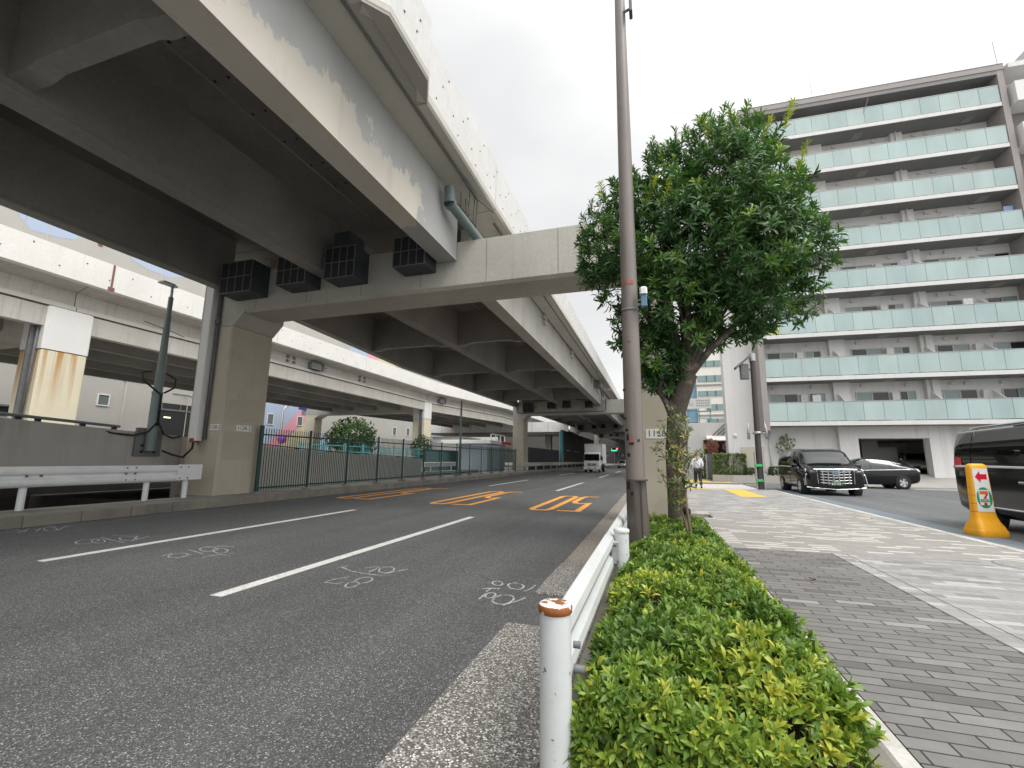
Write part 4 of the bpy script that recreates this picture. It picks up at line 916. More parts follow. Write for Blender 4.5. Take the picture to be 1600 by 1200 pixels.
for x,f in ((2.9,0),(8.2,0),(8.2,1),(13.,1),(2.9,2),(13.,3),(8.2,5)):
    m = MB(); m.cbox(x,BD-.75,Z0+S*f+.28,x+.8,BD-.45,Z0+S*f+.9,.03); obj('air_conditioner', m, MT['wht'], **kw)
m = MB(); m.tube([(8.05,.1,27.3-1.3),(8.3,-.35,27.3-.3)], .02, 5); obj('laundry_pole', m, MT['frame'], **kw)
for x in (5.2,16.3):
    m = MB(); m.tube([(x,.4,28.0),(x-.05,.4,30.2)], .02, 5); obj('lightning_rod', m, MT['frame'], **kw)
# ground floor
m = MB(); m.box(4.75,BD-.4,0,5.84,BD-.001,3.845); m.box(9.76,BD-.4,0,10.9,BD-.001,3.845); m.box(5.841,BD-.38,3.06,9.759,BD-.002,3.845); obj('pilaster', m, MT['apt_wall'], **kw)
for x in (.62,10.95):
    m = MB(); m.tube([(x,BD-.12,.3),(x,BD-.12,3.84)], .06, 8); m.box(x-.09,BD-.2,2.4,x+.09,BD-.05,2.5); obj('drainpipe', m, MT['apt_slab'], **kw)
m = MB(); m.box(5.3,BD+.31,.62,12,BD+7,.74); obj('garage_floor', m, MT['concgnd'], **kw)
m = MB(); m.box(5.3,BD+7.,0,12,BD+7.1,3.05); m.box(5.2,BD+.31,.0,5.3,BD+7,3.05); m.box(12,BD+.31,.0,12.1,BD+7,3.05); obj('garage_wall', m, MT['apt_wall'], **kw)
m = MB(); m.box(5.2,BD+.31,3.051,12.1,BD+7.1,3.15); obj('garage_ceiling', m, MT['apt_soffit'], **kw)
m = MB(); m.box(7.2,BD+2.6,.75,8.2,BD+3.6,3.04); m.box(5.31,BD+3.5,.75,7.,BD+3.6,1.7); obj('garage_pillar', m, MT['apt_soffit'], **kw)
m = MB(); m.box(8.9,BD+4.5,1.4,10.2,BD+4.6,2.6); obj('garage_panel', m, MT['apt_wall'], **kw)
m = MB(); m.box(-1.25,BD-.06,.75,.2-.0,BD-.001,2.48); obj('utility_hatch', m, flat('cream_hatch',(.56,.53,.42),.6), **kw)
m = MB(); m.lathe([(.001,-.12),(.12,-.12),(.14,0)], 14, 0, 'y', (-1.55,BD,3.3)); obj('wall_lamp', m, MT['wht'], **kw)
# wing to the right with solid balconies and the taller grey shaft
m = MB(); m.box(16.6,BD-.4,0,30,BD+12,24.9); obj('wing_wall', m, MT['apt_soffit'], **kw)
for f in range(9):
    zb = .8+S*f
    m = MB(); m.box(16.45,-.35,zb,22,BD-.41,zb+1.45); obj('wing_balcony', m, MT['apt_wall'], **kw)
m = MB(); m.box(16.4,-.2,27.6,20.,BD+1,27.95); obj('roof_canopy', m, MT['apt_slab'], **kw)
m = MB(); m.box(20.6,3.5,0,32,14,32.); obj('tower', m, MT['apt_tower'], **kw)

s = MB(); s.prism([(34.0,.0),(36.2,.72),(36.2,-.02),(34.0,-.02)], 'x', 9.2, 40); struct('driveway', s, MT['concgnd'])
# low wall, hedges, shrubs
w = MB(); w.prism([(3.9,34.9),(5.2,34.62),(9.1,34.7),(9.1,35.),(5.2,34.95),(3.9,35.25)], 'z', 0, .52)
tag(obj('planter_wall', w, MT['wall_grey'], bevel=.015), 'low grey planter wall in front of the apartment hedge', 'wall')
w = MB(); w.box(4.,35.3,0,9.1,35.9,.5); struct('planter_soil', w, MT['soil'])
LH = thing('low_building', 'low white building with canopy and dark glass front beyond the hedge', 'building', (6.5,60,0))
m = MB(); m.box(4.05,60,0,10,72,6.15); obj('wall', m, flat('white_render',(.76,.75,.73),.7), LH)
m = MB(); m.prism([(58.2,3.85),(59.99,4.45),(59.99,4.55),(58.2,3.95)], 'x', 6.2, 10); obj('canopy', m, MT['wht'], LH)
m = MB(); m.box(5.9,59.95,0.2,9.6,59.99,4.05); g_ = obj('shop_window', m, MT['glass'], LH)
m = MB()
for x in (5.9,7.1,8.4): m.box(x-.05,59.9,.2,x+.05,59.95,4.05)
obj('mullion', m, MT['plate_grey'], g_)
for k in range(3):
    m = MB(); x = 6.9+.5*k; m.loft([[(x,59.8,4.6),(x+.16,59.8,4.6),(x+.16,59.9,4.6),(x,59.9,4.6)],[(x+1.7,59.8,6.2),(x+1.86,59.8,6.2),(x+1.86,59.9,6.2),(x+1.7,59.9,6.2)]], True, True); obj('slanted_fin', m, MT['plate_grey'], LH)
BB = thing('billboard', 'white rooftop signboard on a thin steel frame over the low building', 'billboard', (5.5,61,6.2))
m = MB(); m.box(4.3,61,8.05,7.15,61.12,9.35); bd = obj('board', m, MT['wht'], BB)
m = MB()
for r_ in range(3):
    for k in range(6): m.box(5.4+.27*k,60.985,8.35+.32*r_,5.58+.27*k,60.998,8.48+.32*r_)
m.lathe([(.2,60.985),(.26,60.985),(.26,60.998),(.2,60.998)], 16, 0, 'y', (4.8,0,8.7)); obj('lettering', m, MT['steel'], bd)
m = MB()
for x in (4.4,5.7,7.0): m.box(x-.05,61.15,6.15,x+.05,61.25,9.3)
m.box(4.3,61.05,7.6,7.15,61.25,7.75); m.box(4.3,61.05,6.7,7.15,61.2,6.78); obj('frame', m, MT['teal'], BB)
OF = thing('office_block', 'cream office block with strip windows and blue glass corner behind the tree', 'building', (9,80,0))
cream = pm('office_cream_panel', (.74,.72,.68), .6, var=.03)
m = MB(); m.box(7.3,80,0,14,92,25.); obj('wall', m, cream, OF)
m = MB(); m.box(5.55,80.3,6,7.29,92,25.); gc = obj('glass_corner', m, flat('blue_sky_glass',(.2,.34,.47),.08,spec=.8), OF)
m = MB()
for z in (8.,10.,11.7,14.,16.2,18.): m.box(5.5,80.2,z-.08,7.3,80.29,z+.08)
obj('mullion', m, MT['steel'], gc)
m = MB(); m.box(5.2,80.1,4,5.54,81,14.1); obj('fin', m, MT['girder_l'], OF)
m = MB(); m.box(11.5,79.8,4,11.85,79.99,25.); obj('pilaster', m, flat('office_pink',(.55,.33,.33),.6), OF)
for z0,z1,x0 in ((14.55,15.6,7.5),(12.1,13.0,7.45),(9.75,10.75,8.6),(7.6,8.35,8.6),(17.1,18.1,7.5)):
    m = MB(); m.box(x0,79.9,z0,11.45,79.99,z1); b_ = obj('window', m, flat('office_glass',(.25,.36,.36),.1,spec=.7), OF)
    m = MB()
    for x in (8.9,10.2): m.box(x-.09,79.86,z0,x+.09,79.9,z1)
    obj('mullion', m, MT['plate_grey'], b_)
m = MB()
for z in (14.0,8.95): m.box(7.3,79.8,z-.06,11.49,79.99,z+.1)
obj('ledge', m, MT['apt_fin'], OF)
T2 = thing('white_tower', 'thin white building edge left of the blue glass office corner', 'building', (5,100,0))
m = MB(); m.box(4.3,98,0,6.6,112,19); obj('wall', m, flat('white_tile',(.72,.71,.69),.6), T2)
for k in range(5):
    m = MB(); m.box(5.4,97.95,3+3*k,6.2,97.99,4.4+3*k); obj('window', m, MT['glass'], T2)
SP = thing('street_sign', 'narrow upright teal framed street sign on a post behind the thin plant', 'road sign', (3.1,47,0))
m = MB(); m.tube([(3.15,47,0),(3.15,47,5.4)], .05, 8); obj('post', m, MT['steel'], SP)
m = MB(); m.cbox(2.95,46.9,3.6,3.3,46.95,4.9,.01); b_ = obj('sign_board', m, MT['teal'], SP)
m = MB(); m.box(3.01,46.88,3.68,3.24,46.899,4.82); obj('sign_face', m, MT['wht'], b_)
GT = thing('gate_screen', 'grey metal gate panel between the clipped bushes and the hedge', 'gate', (4.3,38,0))
m = MB(); m.box(3.75,37.5,.1,3.85,37.6,2.05); obj('post', m, MT['steel'], GT)
m = MB(); m.box(3.86,37.52,.2,5.4,37.56,2.0); obj('panel', m, MT['plate_grey'], GT)

# ------------------------------------------------------------------ signal pole with clamps and guards
P = thing('utility_pole', 'dark brown roadside pole with green tape rings and grey guards beside the crossing', 'utility pole', (5.1,25.9,.1))
m = MB(); m.tube([(5.1,25.9,0),(5.14,25.9,3.),(5.18,25.9,6.75)], [.155,.14,.125], 14); obj('pole', m, pm('dark_brown_pole',(.055,.045,.04),.5), P)
for s_ in (-1,1):
    m = MB(); m.box(5.1+s_*.17-.02,25.8,.08,5.1+s_*.17+.03,26.0,1.95); obj('guard', m, MT['steel'], P)
for z in (.53,1.28):
    m = MB(); m.lathe([(.165,z-.03),(.172,z-.03),(.172,z+.03),(.165,z+.03)], 14, 0, 'z', (5.1,25.9,0)); m.box(4.92,25.71,z-.07,5.2,25.735,z+.06); obj('tape_ring', m, flat('green_tape',(.04,.5,.13),.5), P)
m = MB(); m.lathe([(.16,2.86),(.19,2.86),(.19,2.98),(.16,2.98)], 14, 0, 'z', (5.14,25.9,0))
for s_ in (-1,1):
    m.tube([(5.14+s_*.18,25.9,2.9),(5.14+s_*.42,25.9,2.9)], .03, 6); m.tube([(5.14+s_*.42,25.9,2.6),(5.14+s_*.42,25.9,3.05),(5.14+s_*.36,25.9,3.5)], [.08,.06,.01], 6)
obj('clamp', m, MT['steel'], P)
m = MB(); m.cbox(4.55,25.7,5.75,4.95,26.1,6.55,.04); m.prism([(4.35,6.3),(4.98,6.85),(4.98,6.95),(4.3,6.4)], 'y', 25.6, 26.2); m.box(4.95,25.85,6.2,5.15,25.95,6.3); obj('signal_box', m, MT['plate_grey'], P)
m = MB(); m.tube([(5.18,25.9,6.7),(5.18,25.9,7.1)], .16, 10); obj('cap', m, MT['steel'], P)

# ------------------------------------------------------------------ orange rubber sign stand at the kerb
SG = thing('sign_stand', 'orange plastic sign stand with red arrow standing on the kerb beside the black van', 'sign', (6.42,12.0,0), R(12)); SG.scale = (.9,.9,.97)
kw = dict(parent=SG, local=True)
MT['org_pl'] = pm('orange_plastic', (.86,.40,.02), .4, var=.05, vscale=4., streak=(.45,.2,.03), samt=.25, sfreq=8.)
def rr(hx, hy, z, r, n=5):
    pts = []
    for cx,cy,a0 in ((hx-r,hy-r,0),(-hx+r,hy-r,90),(-hx+r,-hy+r,180),(hx-r,-hy+r,270)):
        for k in range(n+1):
            a = R(a0+90*k/n); pts.append((cx+r*math.cos(a), cy+r*math.sin(a), z))
    return pts
m = MB(); m.loft([rr(.30,.25,0,.1),rr(.31,.26,.03,.1),rr(.31,.26,.12,.1),rr(.295,.245,.15,.1)], True, True, 0, True); obj('base', m, MT['org_pl'], **kw)
m = MB(); m.loft([rr(.295,.24,.15,.1),rr(.285,.22,.21,.1),rr(.25,.16,.3,.09),rr(.225,.115,.4,.07),rr(.215,.1,.5,.06),rr(.19,.085,1.4,.05),rr(.175,.08,1.47,.05),rr(.13,.05,1.5,.04)], True, True, 0, True)
obj('body', m, MT['org_pl'], **kw)
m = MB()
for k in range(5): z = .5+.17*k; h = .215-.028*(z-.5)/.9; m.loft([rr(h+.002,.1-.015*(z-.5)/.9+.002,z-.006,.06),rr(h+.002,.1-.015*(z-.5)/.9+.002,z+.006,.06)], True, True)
obj('groove_shade', m, flat('orange_shadow_groove',(.5,.19,.01),.5), **kw)  # raised rings, the shade of grooves put into their darker orange
def face(u, v): return (u*(1-.1*(v-.5)), -.104+.0165*(v-.5)/.9, v)       # tilting sign face
m = MB(); A = [face(*p) for p in ((-.175,.5),(.165,.5),(.165,1.4),(-.175,1.4))]
m.loft([[(x,y+.02,z) for x,y,z in A],A], True, True); pl = obj('sign_face', m, MT['wht'], **kw)
def fp(pts, off, mi): m.sheet([(p[0],p[1]-off,p[2]) for p in (face(*q) for q in pts)], mi)
m = MB()
fp([(-.14,1.22),(-.02,1.10),(-.02,1.17),(.13,1.17),(.13,1.28),(-.02,1.28),(-.02,1.35)],.002,0)
cy_ = .79; circ = lambda r_,n=28: [(r_*math.cos(2*math.pi*k/n), cy_+r_*1.32*math.sin(2*math.pi*k/n)) for k in range(n)]
fp(circ(.165),.002,1)
fp([(-.105,.64),(.095,.64),(.105,.95),(-.115,.95)],.0035,2)
fp([(-.095,.93),(.085,.93),(.085,.86),(-.095,.86)],.005,3); fp([(.085,.86),(.085,.91),(.02,.84),(-.03,.77),(.035,.77),(.05,.82)],.0052,0)
fp([(-.03,.69),(.035,.69),(.035,.62),(-.03,.62)],.005,0); fp([(-.095,.76),(.085,.76),(.085,.70),(-.095,.70)],.005,1)
obj('emblem', m, [flat('sign_red2',(.62,.01,.04),.4),flat('sign_green',(.01,.3,.12),.4),MT['wht'],flat('sign_orange',(.75,.14,.02),.4)], parent=pl, local=True)
tx = text_mb('ELEVEN', .044, (-.004,-.1105+.004,.73), (1,0,0), (0,.018,1), depth=.001, sx=.95); tx.v = [(x,y-.0035,z) for x,y,z in tx.v]
obj('lettering', tx, MT['wht'], parent=pl, local=True)
# ------------------------------------------------------------------ right-hand guardrail with rusty capped post
MT['post_paint'] = pm('chipped_white_post_paint', (.56,.59,.595), .4, var=.06, vscale=6., fine=.02, patch=(.16,.10,.07), prange=(.66,.675), pscale=19.)
MT['rust_cap'] = pm('rusty_cap', (.70,.68,.64), .6, var=.1, vscale=10., patch=(.23,.075,.02), prange=(.5,.53), pscale=22.)
MT['rust_rim'] = pm('rusty_rim', (.26,.085,.02), .8, var=.3, vscale=14., patch=(.62,.6,.56), prange=(.56,.6), pscale=26.)
MT['rail_white'] = pm('dusty_white_rail', (.53,.55,.55), .4, var=.08, vscale=3., fine=.03, streak=(.36,.34,.3), samt=.5, sfreq=3.5, srange=(.56,.8))
G = thing('guardrail', 'white guardrail beside the hedge with rusty capped round end post', 'guardrail', (-.45,4,.0), 0, 'white roadside guardrails')
def capped(x, y, zt_, r, rusty):
    m = MB(); m.lathe([(r,-.05),(r,zt_-.035)], 28, 0, 'z', (x,y,0)); p = obj('post', m, MT['post_paint'], G)
    m = MB(); m.lathe([(r+.001,zt_-.04),(r+.006,zt_-.036),(r+.007,zt_-.012),(r+.002,zt_-.004)], 28, 1, 'z', (x,y,0)); m.lathe([(r+.002,zt_-.004),(r*.9,zt_),(r*.5,zt_+.006),(.001,zt_+.008)], 28, 0, 'z', (x,y,0))
    obj('cap', m, [MT['rust_cap'],MT['rust_rim']] if rusty else [MT['post_paint'],MT['post_paint']], p)
capped(-.452, 2.12, .815, .07, True); capped(-.335, 4.7, .79, .07, False); capped(-.335, 7.4, .79, .07, False); capped(-.335,10.0,.79,.07,False)
for a,b in ((2.2,4.62),(4.6,8.6),(8.58,10.9)):
    m = MB(); m.loft(wbeam(a,b,-.47+(.003 if a==4.6 else 0),.575,.35,1), True, True); obj('rail', m, MT['rail_white'], G)
m = MB()
for y,z in ((4.55,.66),(4.68,.66),(4.55,.49),(4.68,.49),(4.62,.6)): m.lathe([(.001,.03),(.018,.03),(.02,0)], 8, 0, 'x', (-.405,y,z))
m.lathe([(.001,.05),(.018,.05),(.02,0)], 8, 0, 'x', (-.385,2.2,.52)); m.lathe([(.001,.03),(.016,.03),(.016,0)], 8, 0, 'x', (-.385,2.2,.62))
obj('bolt', m, MT['plate_grey'], G)
m = MB(); m.cbox(-.43,4.6,.5,-.36,4.8,.68,.008); m.tube([(-.42,4.7,.64),(-.35,4.7,.64)], .03, 8); obj('bracket', m, MT['steel'], G)

# ------------------------------------------------------------------ tall brown-grey street light pole
P = thing('light_pole', 'tall brown grey tapered pole rising from the azalea hedge', 'light pole', (-.21,5.95,.06))
px, py = -.215, 5.95
m = MB(); m.loft([[(px+r_*math.cos(2*math.pi*k/20)+dx,py+r_*math.sin(2*math.pi*k/20),z) for k in range(20)] for z,r_,dx in ((.0,.142,.0),(.42,.138,0),(1.22,.122,-.012))], True, True, 0, True); lo = obj('pole_base', m, MT['pole_low'], P)
m = MB(); m.loft([[(px-.016+r_*math.cos(2*math.pi*k/20)+dx,py+r_*math.sin(2*math.pi*k/20),z) for k in range(20)] for z,r_,dx in ((1.2,.117,0),(2.6,.113,0),(3.75,.106,.004),(6.,.092,.01),(9.5,.068,.018))], True, True, 0, True); obj('shaft', m, MT['pole'], P)
m = MB(); m.cbox(px-.01,py-.17,1.205,px+.135,py-.02,1.225,.004); m.box(px+.05,py-.135,.35,px+.062,py-.12,1.2); obj('door_ledge', m, MT['pole_low'], P)
m = MB()
for z,a,w,h in ((1.98,215,.012,.035),(1.83,225,.022,.03),(1.74,232,.016,.075),(1.66,255,.03,.03),(1.52,235,.02,.04),(1.15,230,.022,.09),(1.05,250,.018,.04),(2.35,205,.02,.03),(1.7,300,.012,.03)):
    r_ = .121 if z > 1.21 else .13
    c_, s_ = math.cos(R(a)), math.sin(R(a)); cx, cy = px-.016+c_*r_, py+s_*r_
    m.loft([[(cx-s_*q*w-c_*.0+c_*o, cy+c_*q*w+s_*o, z+t*h/2) for q,t in ((-1,-1),(1,-1),(1,1),(-1,1))] for o in (-.006,.002)], True, True)
obj('tape_scrap', m, MT['black'], P)
m = MB()
for z,a,w,h in ((3.79,238,.028,.05),(3.79,285,.035,.055),(2.98,255,.03,.008),(1.7,252,.02,.12)):
    r_ = .1085+.003*(z<3)
    c_, s_ = math.cos(R(a)), math.sin(R(a)); cx, cy = px-.013+c_*r_, py+s_*r_
    m.loft([[(cx-s_*q*w+c_*o, cy+c_*q*w+s_*o, z+t*h/2) for q,t in ((-1,-1),(1,-1),(1,1),(-1,1))] for o in (-.012,.001 if z>3 else .004)], True, True)
obj('red_mark', m, pm('faded_red_mark',(.40,.075,.065),.7,var=.3,vscale=20.,patch=(.2,.12,.11),prange=(.5,.6),pscale=40.), P)
m = MB(); m.cbox(-.09,5.75,3.58,.005,5.87,3.68,.02); bx = obj('sensor_box', m, MT['wht'], P)
m = MB(); m.cbox(-.08,5.77,3.42,-.002,5.86,3.575,.008); obj('sensor_lens', m, flat('sensor_blue',(.09,.2,.3),.4), bx)
m = MB(); m.box(-.13,5.8,3.44,-.07,5.84,3.47); m.lathe([(.108,3.4),(.113,3.4),(.113,3.44),(.108,3.44)], 16, 0, 'z', (px-.012,py,0)); obj('sensor_bracket', m, MT['plate_grey'], bx)
m = MB(); m.tube([(-.17,5.9,8.05),(-.08,5.9,8.08)], .02, 8); m.cbox(-.085,5.82,7.98,-.035,5.98,8.2,.012); obj('camera_box', m, MT['plate_grey'], P)

# ------------------------------------------------------------------ foliage
def leaf_material(name, stops, rough=.45, trans=.25, spec=.4):
    m, nt, b = nodes(name)
    at = N(nt, 'ShaderNodeAttribute', attribute_name='tint')
    c = ramp(nt, at.outputs['Fac'], stops)
    v = coord(nt); c = mixc(nt, 1., c, ramp(nt, noise(nt, v, 30., 2), [(.3,.9),(.7,1.1)]), 'MULTIPLY')
    nt.links.new(c, b.inputs['Base Color']); b.inputs['Roughness'].default_value = rough; b.inputs['Specular IOR Level'].default_value = spec
    if trans:
        tr = N(nt, 'ShaderNodeBsdfTranslucent'); nt.links.new(mixc(nt, 1., c, (1.2,1.25,.6), 'MULTIPLY'), tr.inputs['Color'])
        mx = N(nt, 'ShaderNodeMixShader'); mx.inputs[0].default_value = trans
        out = nt.nodes['Material Output']
        nt.links.new(b.outputs[0], mx.inputs[1]); nt.links.new(tr.outputs[0], mx.inputs[2]); nt.links.new(mx.outputs[0], out.inputs['Surface'])
    return m
def tri_mesh(name, V, T, tint, mat, parent, smooth=True):
    me = bpy.data.meshes.new(name); nv, nf = len(V), len(T)
    me.vertices.add(nv); me.vertices.foreach_set('co', V.astype(np.float32).ravel())
    me.loops.add(nf*3); me.loops.foreach_set('vertex_index', T.astype(np.int32).ravel())
    me.polygons.add(nf); me.polygons.foreach_set('loop_start', np.arange(nf, dtype=np.int32)*3)
    try: me.polygons.foreach_set('loop_total', np.full(nf, 3, np.int32))
    except Exception: pass
    me.polygons.foreach_set('use_smooth', np.full(nf, smooth)) 
    a = me.attributes.new('tint', 'FLOAT', 'POINT'); a.data.foreach_set('value', tint.astype(np.float32))
    me.materials.append(mat); me.update(calc_edges=True)
    o = bpy.data.objects.new(name, me); link(o, parent); return o
nr = np.random.default_rng(11)
def unit(v): return v/np.maximum(np.linalg.norm(v, axis=-1, keepdims=True), 1e-9)
# one leaf in (along, across, up): folded blade with a drooping tip
def leaf_shape(shape):
    if shape == 'narrow': st = [(0,0,0),(.3,.75,.04),(.68,1.,.03),(1.,0,-.1)]
    else:                 st = [(0,0,0),(.34,.85,.06),(.68,.95,.06),(1.,0,-.06)]
    v = [(0,0,0)]
    for s_, w_, z_ in st[1:3]: v += [(s_,-.5*w_,z_+.06*w_),(s_,0,z_),(s_,.5*w_,z_+.06*w_)]
    v += [(1.,0,st[3][2])]
    f = [(0,2,1),(0,3,2),(1,2,5),(1,5,4),(2,3,6),(2,6,5),(4,5,7),(5,6,7)]
    return np.array(v,float), np.array(f,int)
def whorls(C, D, tint, n, L, Wd, spread=(35,80), shape='broad', jit=.25, Ls=None, young=.12):
    """C centres, D axes; n leaves round each axis"""
    V0, F0 = leaf_shape(shape); K = len(C); D = unit(D)
    ref = np.where(np.abs(D[:,2:3])<.9, np.array([[0,0,1.]]), np.array([[1.,0,0]]))
    U = unit(np.cross(D, ref)); Wv = np.cross(D, U)
    VV = []; TT = []
    ph0 = nr.uniform(0, 2*np.pi, K)
    for i in range(n):
        ph = ph0 + i*2.399 + nr.normal(0,.15,K)
        el = np.radians(nr.uniform(*spread, K)*(.45+.75*((i+1)/n)))
        rad = U*np.cos(ph)[:,None] + Wv*np.sin(ph)[:,None]
        A = D*np.cos(el)[:,None] + rad*np.sin(el)[:,None]              # leaf axis
        B = unit(np.cross(D, A)+1e-6)                                     # across
        Nn = np.cross(A, B)
        B = unit(B*np.cos(s:=nr.normal(0,.35,K))[:,None] + Nn*np.sin(s)[:,None]); Nn = np.cross(A, B)
        l = L*(1+nr.normal(0,jit,K)).clip(.45,1.5)*(.65+.35*(i+1)/n)
        if Ls is not None: l = l*Ls
        w = Wd*l/L
        P = C[:,None,:] + A[:,None,:]*(V0[None,:,0:1]*l[:,None,None]) + B[:,None,:]*(V0[None,:,1:2]*w[:,None,None]) + Nn[:,None,:]*(V0[None,:,2:3]*l[:,None,None])
        P = P + D[:,None,:]*(i-n/2)*(-.006)
        VV.append(P.reshape(-1,3)); TT.append(np.repeat(np.clip(tint+nr.normal(0,.05,K)+young*(1-(i+1)/n),0,1), len(V0)))
    V = np.concatenate(VV); T = np.concatenate(TT); cnt = K*n
    F = (F0[None]+(np.arange(cnt)*len(V0))[:,None,None]).reshape(-1,3)
    return V, F, T
def join(parts):
    off = 0; Vs=[];Fs=[];Ts=[]
    for V,F,T in parts: Vs.append(V);Fs.append(F+off);Ts.append(T);off += len(V)
    return np.concatenate(Vs),np.concatenate(Fs),np.concatenate(Ts)
# azalea hedge -----------------------------------------------------
HD = thing('azalea_hedge', 'low clipped azalea hedge between the white guardrail and the sidewalk', 'hedge', (.3,5.5,.06))
MT['azalea'] = leaf_material('azalea_leaf', [(0,(.045,.10,.02)),(.35,(.115,.21,.036)),(.6,(.215,.325,.052)),(.85,(.42,.46,.065)),(1,(.5,.5,.08))], .42, .25)
def htop(x, y):
    e = np.minimum.reduce([(x+.36)/.3, (.85-x)/.3, (y-2.1)/.35, (9.6-y)/.5]).clip(0,1)
    e = np.minimum(e, ((.85-x)*.8+(y-2.1)-.42)/.3).clip(0,1)                     # rounded corner towards the sidewalk
    return (.53 - .1*np.clip((y-4.5)/4.,0,1) )*(.55+.45*np.sqrt(e)) + .03*np.sin(x*9+y*4)+.035*np.sin(y*7.3+x*3)
parts = []; DENS = 420
nb = int(1.36*7.5*DENS*1.2)
x = nr.uniform(-.37,.85,nb); y = nr.uniform(2.1,9.6,nb)
keep = nr.random(nb) < np.where(y<5,1.,.6); x,y = x[keep],y[keep]
x = np.concatenate([x,nr.uniform(-.3,.8,420)]); y = np.concatenate([y,nr.uniform(2.15,2.75,420)])
z = htop(x,y)+nr.normal(0,.018,len(x))-nr.exponential(.03,len(x))
D = np.stack([nr.normal(0,.45,len(x))+.8*np.clip((x-.58)/.3,0,1)-.8*np.clip((-.1-x)/.26,0,1), nr.normal(-.15,.45,len(x))-1.*np.clip((2.5-y)/.4,0,1), np.full(len(x),1.)],1)
parts.append((np.stack([x,y,z],1), D))
def side(n, fx, fy, nx, ny):
    t = nr.uniform(0,1,n); h = nr.uniform(.02,1,n)**.8; x = fx(t); y = fy(t); top_ = htop(x+nx*-.12,y+ny*-.12)
    z = .06+(top_-.06)*h; ins = nr.exponential(.05,n)+.06*h**2
    return np.stack([x-nx*ins+nr.normal(0,.02,n),y-ny*ins,z],1), np.stack([nx+nr.normal(0,.45,n),ny+nr.normal(0,.45,n),.5+nr.normal(0,.3,n)],1)
parts.append(side(420, lambda t:-.37+1.22*t, lambda t:2.1+0*t, 0,-1))
parts.append(side(1300, lambda t:.80+0*t, lambda t:2.1+(7.5*t**1.4), 1,0))
parts.append(side(650, lambda t:-.36+0*t, lambda t:2.1+(5.*t**1.4), -1,0))
C = np.concatenate([p[0] for p in parts]); D = np.concatenate([p[1] for p in parts])
kp = ((.86-C[:,0])*.8+(C[:,1]-2.1)) > .40; C, D = C[kp], D[kp]
q = np.sin(C[:,0]*5.1+C[:,1]*2.3)+np.sin(C[:,1]*3.7-C[:,0]*2.9)+.6*np.sin(C[:,1]*9.)
tint = np.clip(.36+.1*q+nr.normal(0,.13,len(C)),0,.9); tint[nr.random(len(C))<.004] = 1.
for k in range(9):                       # odd patches older and darker, as clipped azaleas are
    cx_, cy_ = nr.uniform(-.3,.8), nr.uniform(2.2,8.5); d_ = np.hypot(C[:,0]-cx_, C[:,1]-cy_); tint -= .22*np.exp(-(d_/.22)**2)
tint = np.clip(tint,0,1)
V,F,T = whorls(C, D, tint, 9, .066, .0205, (28,92), 'broad', .25, young=.22)
tri_mesh('foliage', V, F, T, MT['azalea'], HD)
m = MB()
for k in range(420):
    bx, by = rng.uniform(-.3,.78), 2.2+rng.random()**1.3*7.2; e = (bx+rng.uniform(-.12,.12), by+rng.uniform(-.12,.12))
    zt_ = float(htop(np.array(e[0]),np.array(e[1])))-.02
    m.tube([(bx,by,.04),((bx+e[0])/2+rng.uniform(-.03,.03),(by+e[1])/2,zt_*.55),(e[0],e[1],zt_)], [.007,.005,.003], 4)
for k in range(150):                      # clipped woody ends poking through the top
    bx, by = rng.uniform(-.3,.72), 2.3+rng.random()**1.3*6.8; zt_ = float(htop(np.array(bx),np.array(by)))
    m.tube([(bx,by,zt_-.12),(bx+rng.uniform(-.03,.03),by+rng.uniform(-.03,.03),zt_+rng.uniform(.0,.05))], [.004,.0022], 4)
obj('stem', m, pm('azalea_twig',(.12,.075,.05),.8), HD)
# street tree --------------------------------------------------------
TR = thing('street_tree', 'dense round evergreen tree rising from the hedge in front of the apartment block', 'tree', (.36,8,.06))
MT['bark'] = pm('dark_bark', (.085,.07,.055), .9, var=.3, vscale=4., fine=.25, fscale=40, patch=(.19,.165,.135), prange=(.52,.62), pscale=6., bmp=.6)
TL = [(-.25,5.55,.86,0),(.55,6.15,.86,.1),(1.35,6.35,.86,-.1),(1.9,5.85,.8,.2),(2.05,4.95,.8,-.2),(-.45,4.9,.72,0),(.55,5.1,.95,-.5),(1.4,4.9,.95,-.6),(.5,4.05,.72,-.3),(-.1,3.85,.58,.1),(1.25,3.95,.68,.1),(1.85,4.2,.68,-.2),(1.1,5.5,.95,.7),(.1,3.25,.5,.2),(.2,2.95,.36,.1),(1.4,5.75,.85,-.6)]
m = MB()
trunk = [(.36,8,0),(.34,8,.8),(.33,8,1.6),(.4,8.,2.3),(.62,8,2.9)]
m.tube(trunk, [.185,.155,.145,.15,.14], 12)
m.lathe([(.2,-.05),(.28,0),(.2,.25)], 12, 0, 'z', (.36,8,.02))
fork = (.6,8,2.85)
for (x_,z_,r_,dy) in TL:
    e = Vector((x_,8+dy,z_)); s0 = Vector(fork if z_ > 3.6 else (.36,8,2.1)); mid = s0.lerp(e,.5)+Vector((rng.uniform(-.15,.15),rng.uniform(-.1,.1),.12))
    m.tube([s0,s0.lerp(mid,.5)+Vector((0,0,.05)),mid,mid.lerp(e,.5),e], [.075,.06,.048,.03,.012], 7)
    for k in range(7):
        d = Vector((rng.gauss(0,1),rng.gauss(0,1),rng.gauss(.35,.8))).normalized(); b0 = mid.lerp(e,rng.uniform(.3,1))
        m.tube([b0,b0+d*r_*.45+Vector((0,0,.05)),b0+d*r_*.85], [.018,.012,.005], 5)
obj('trunk', m, MT['bark'], TR)
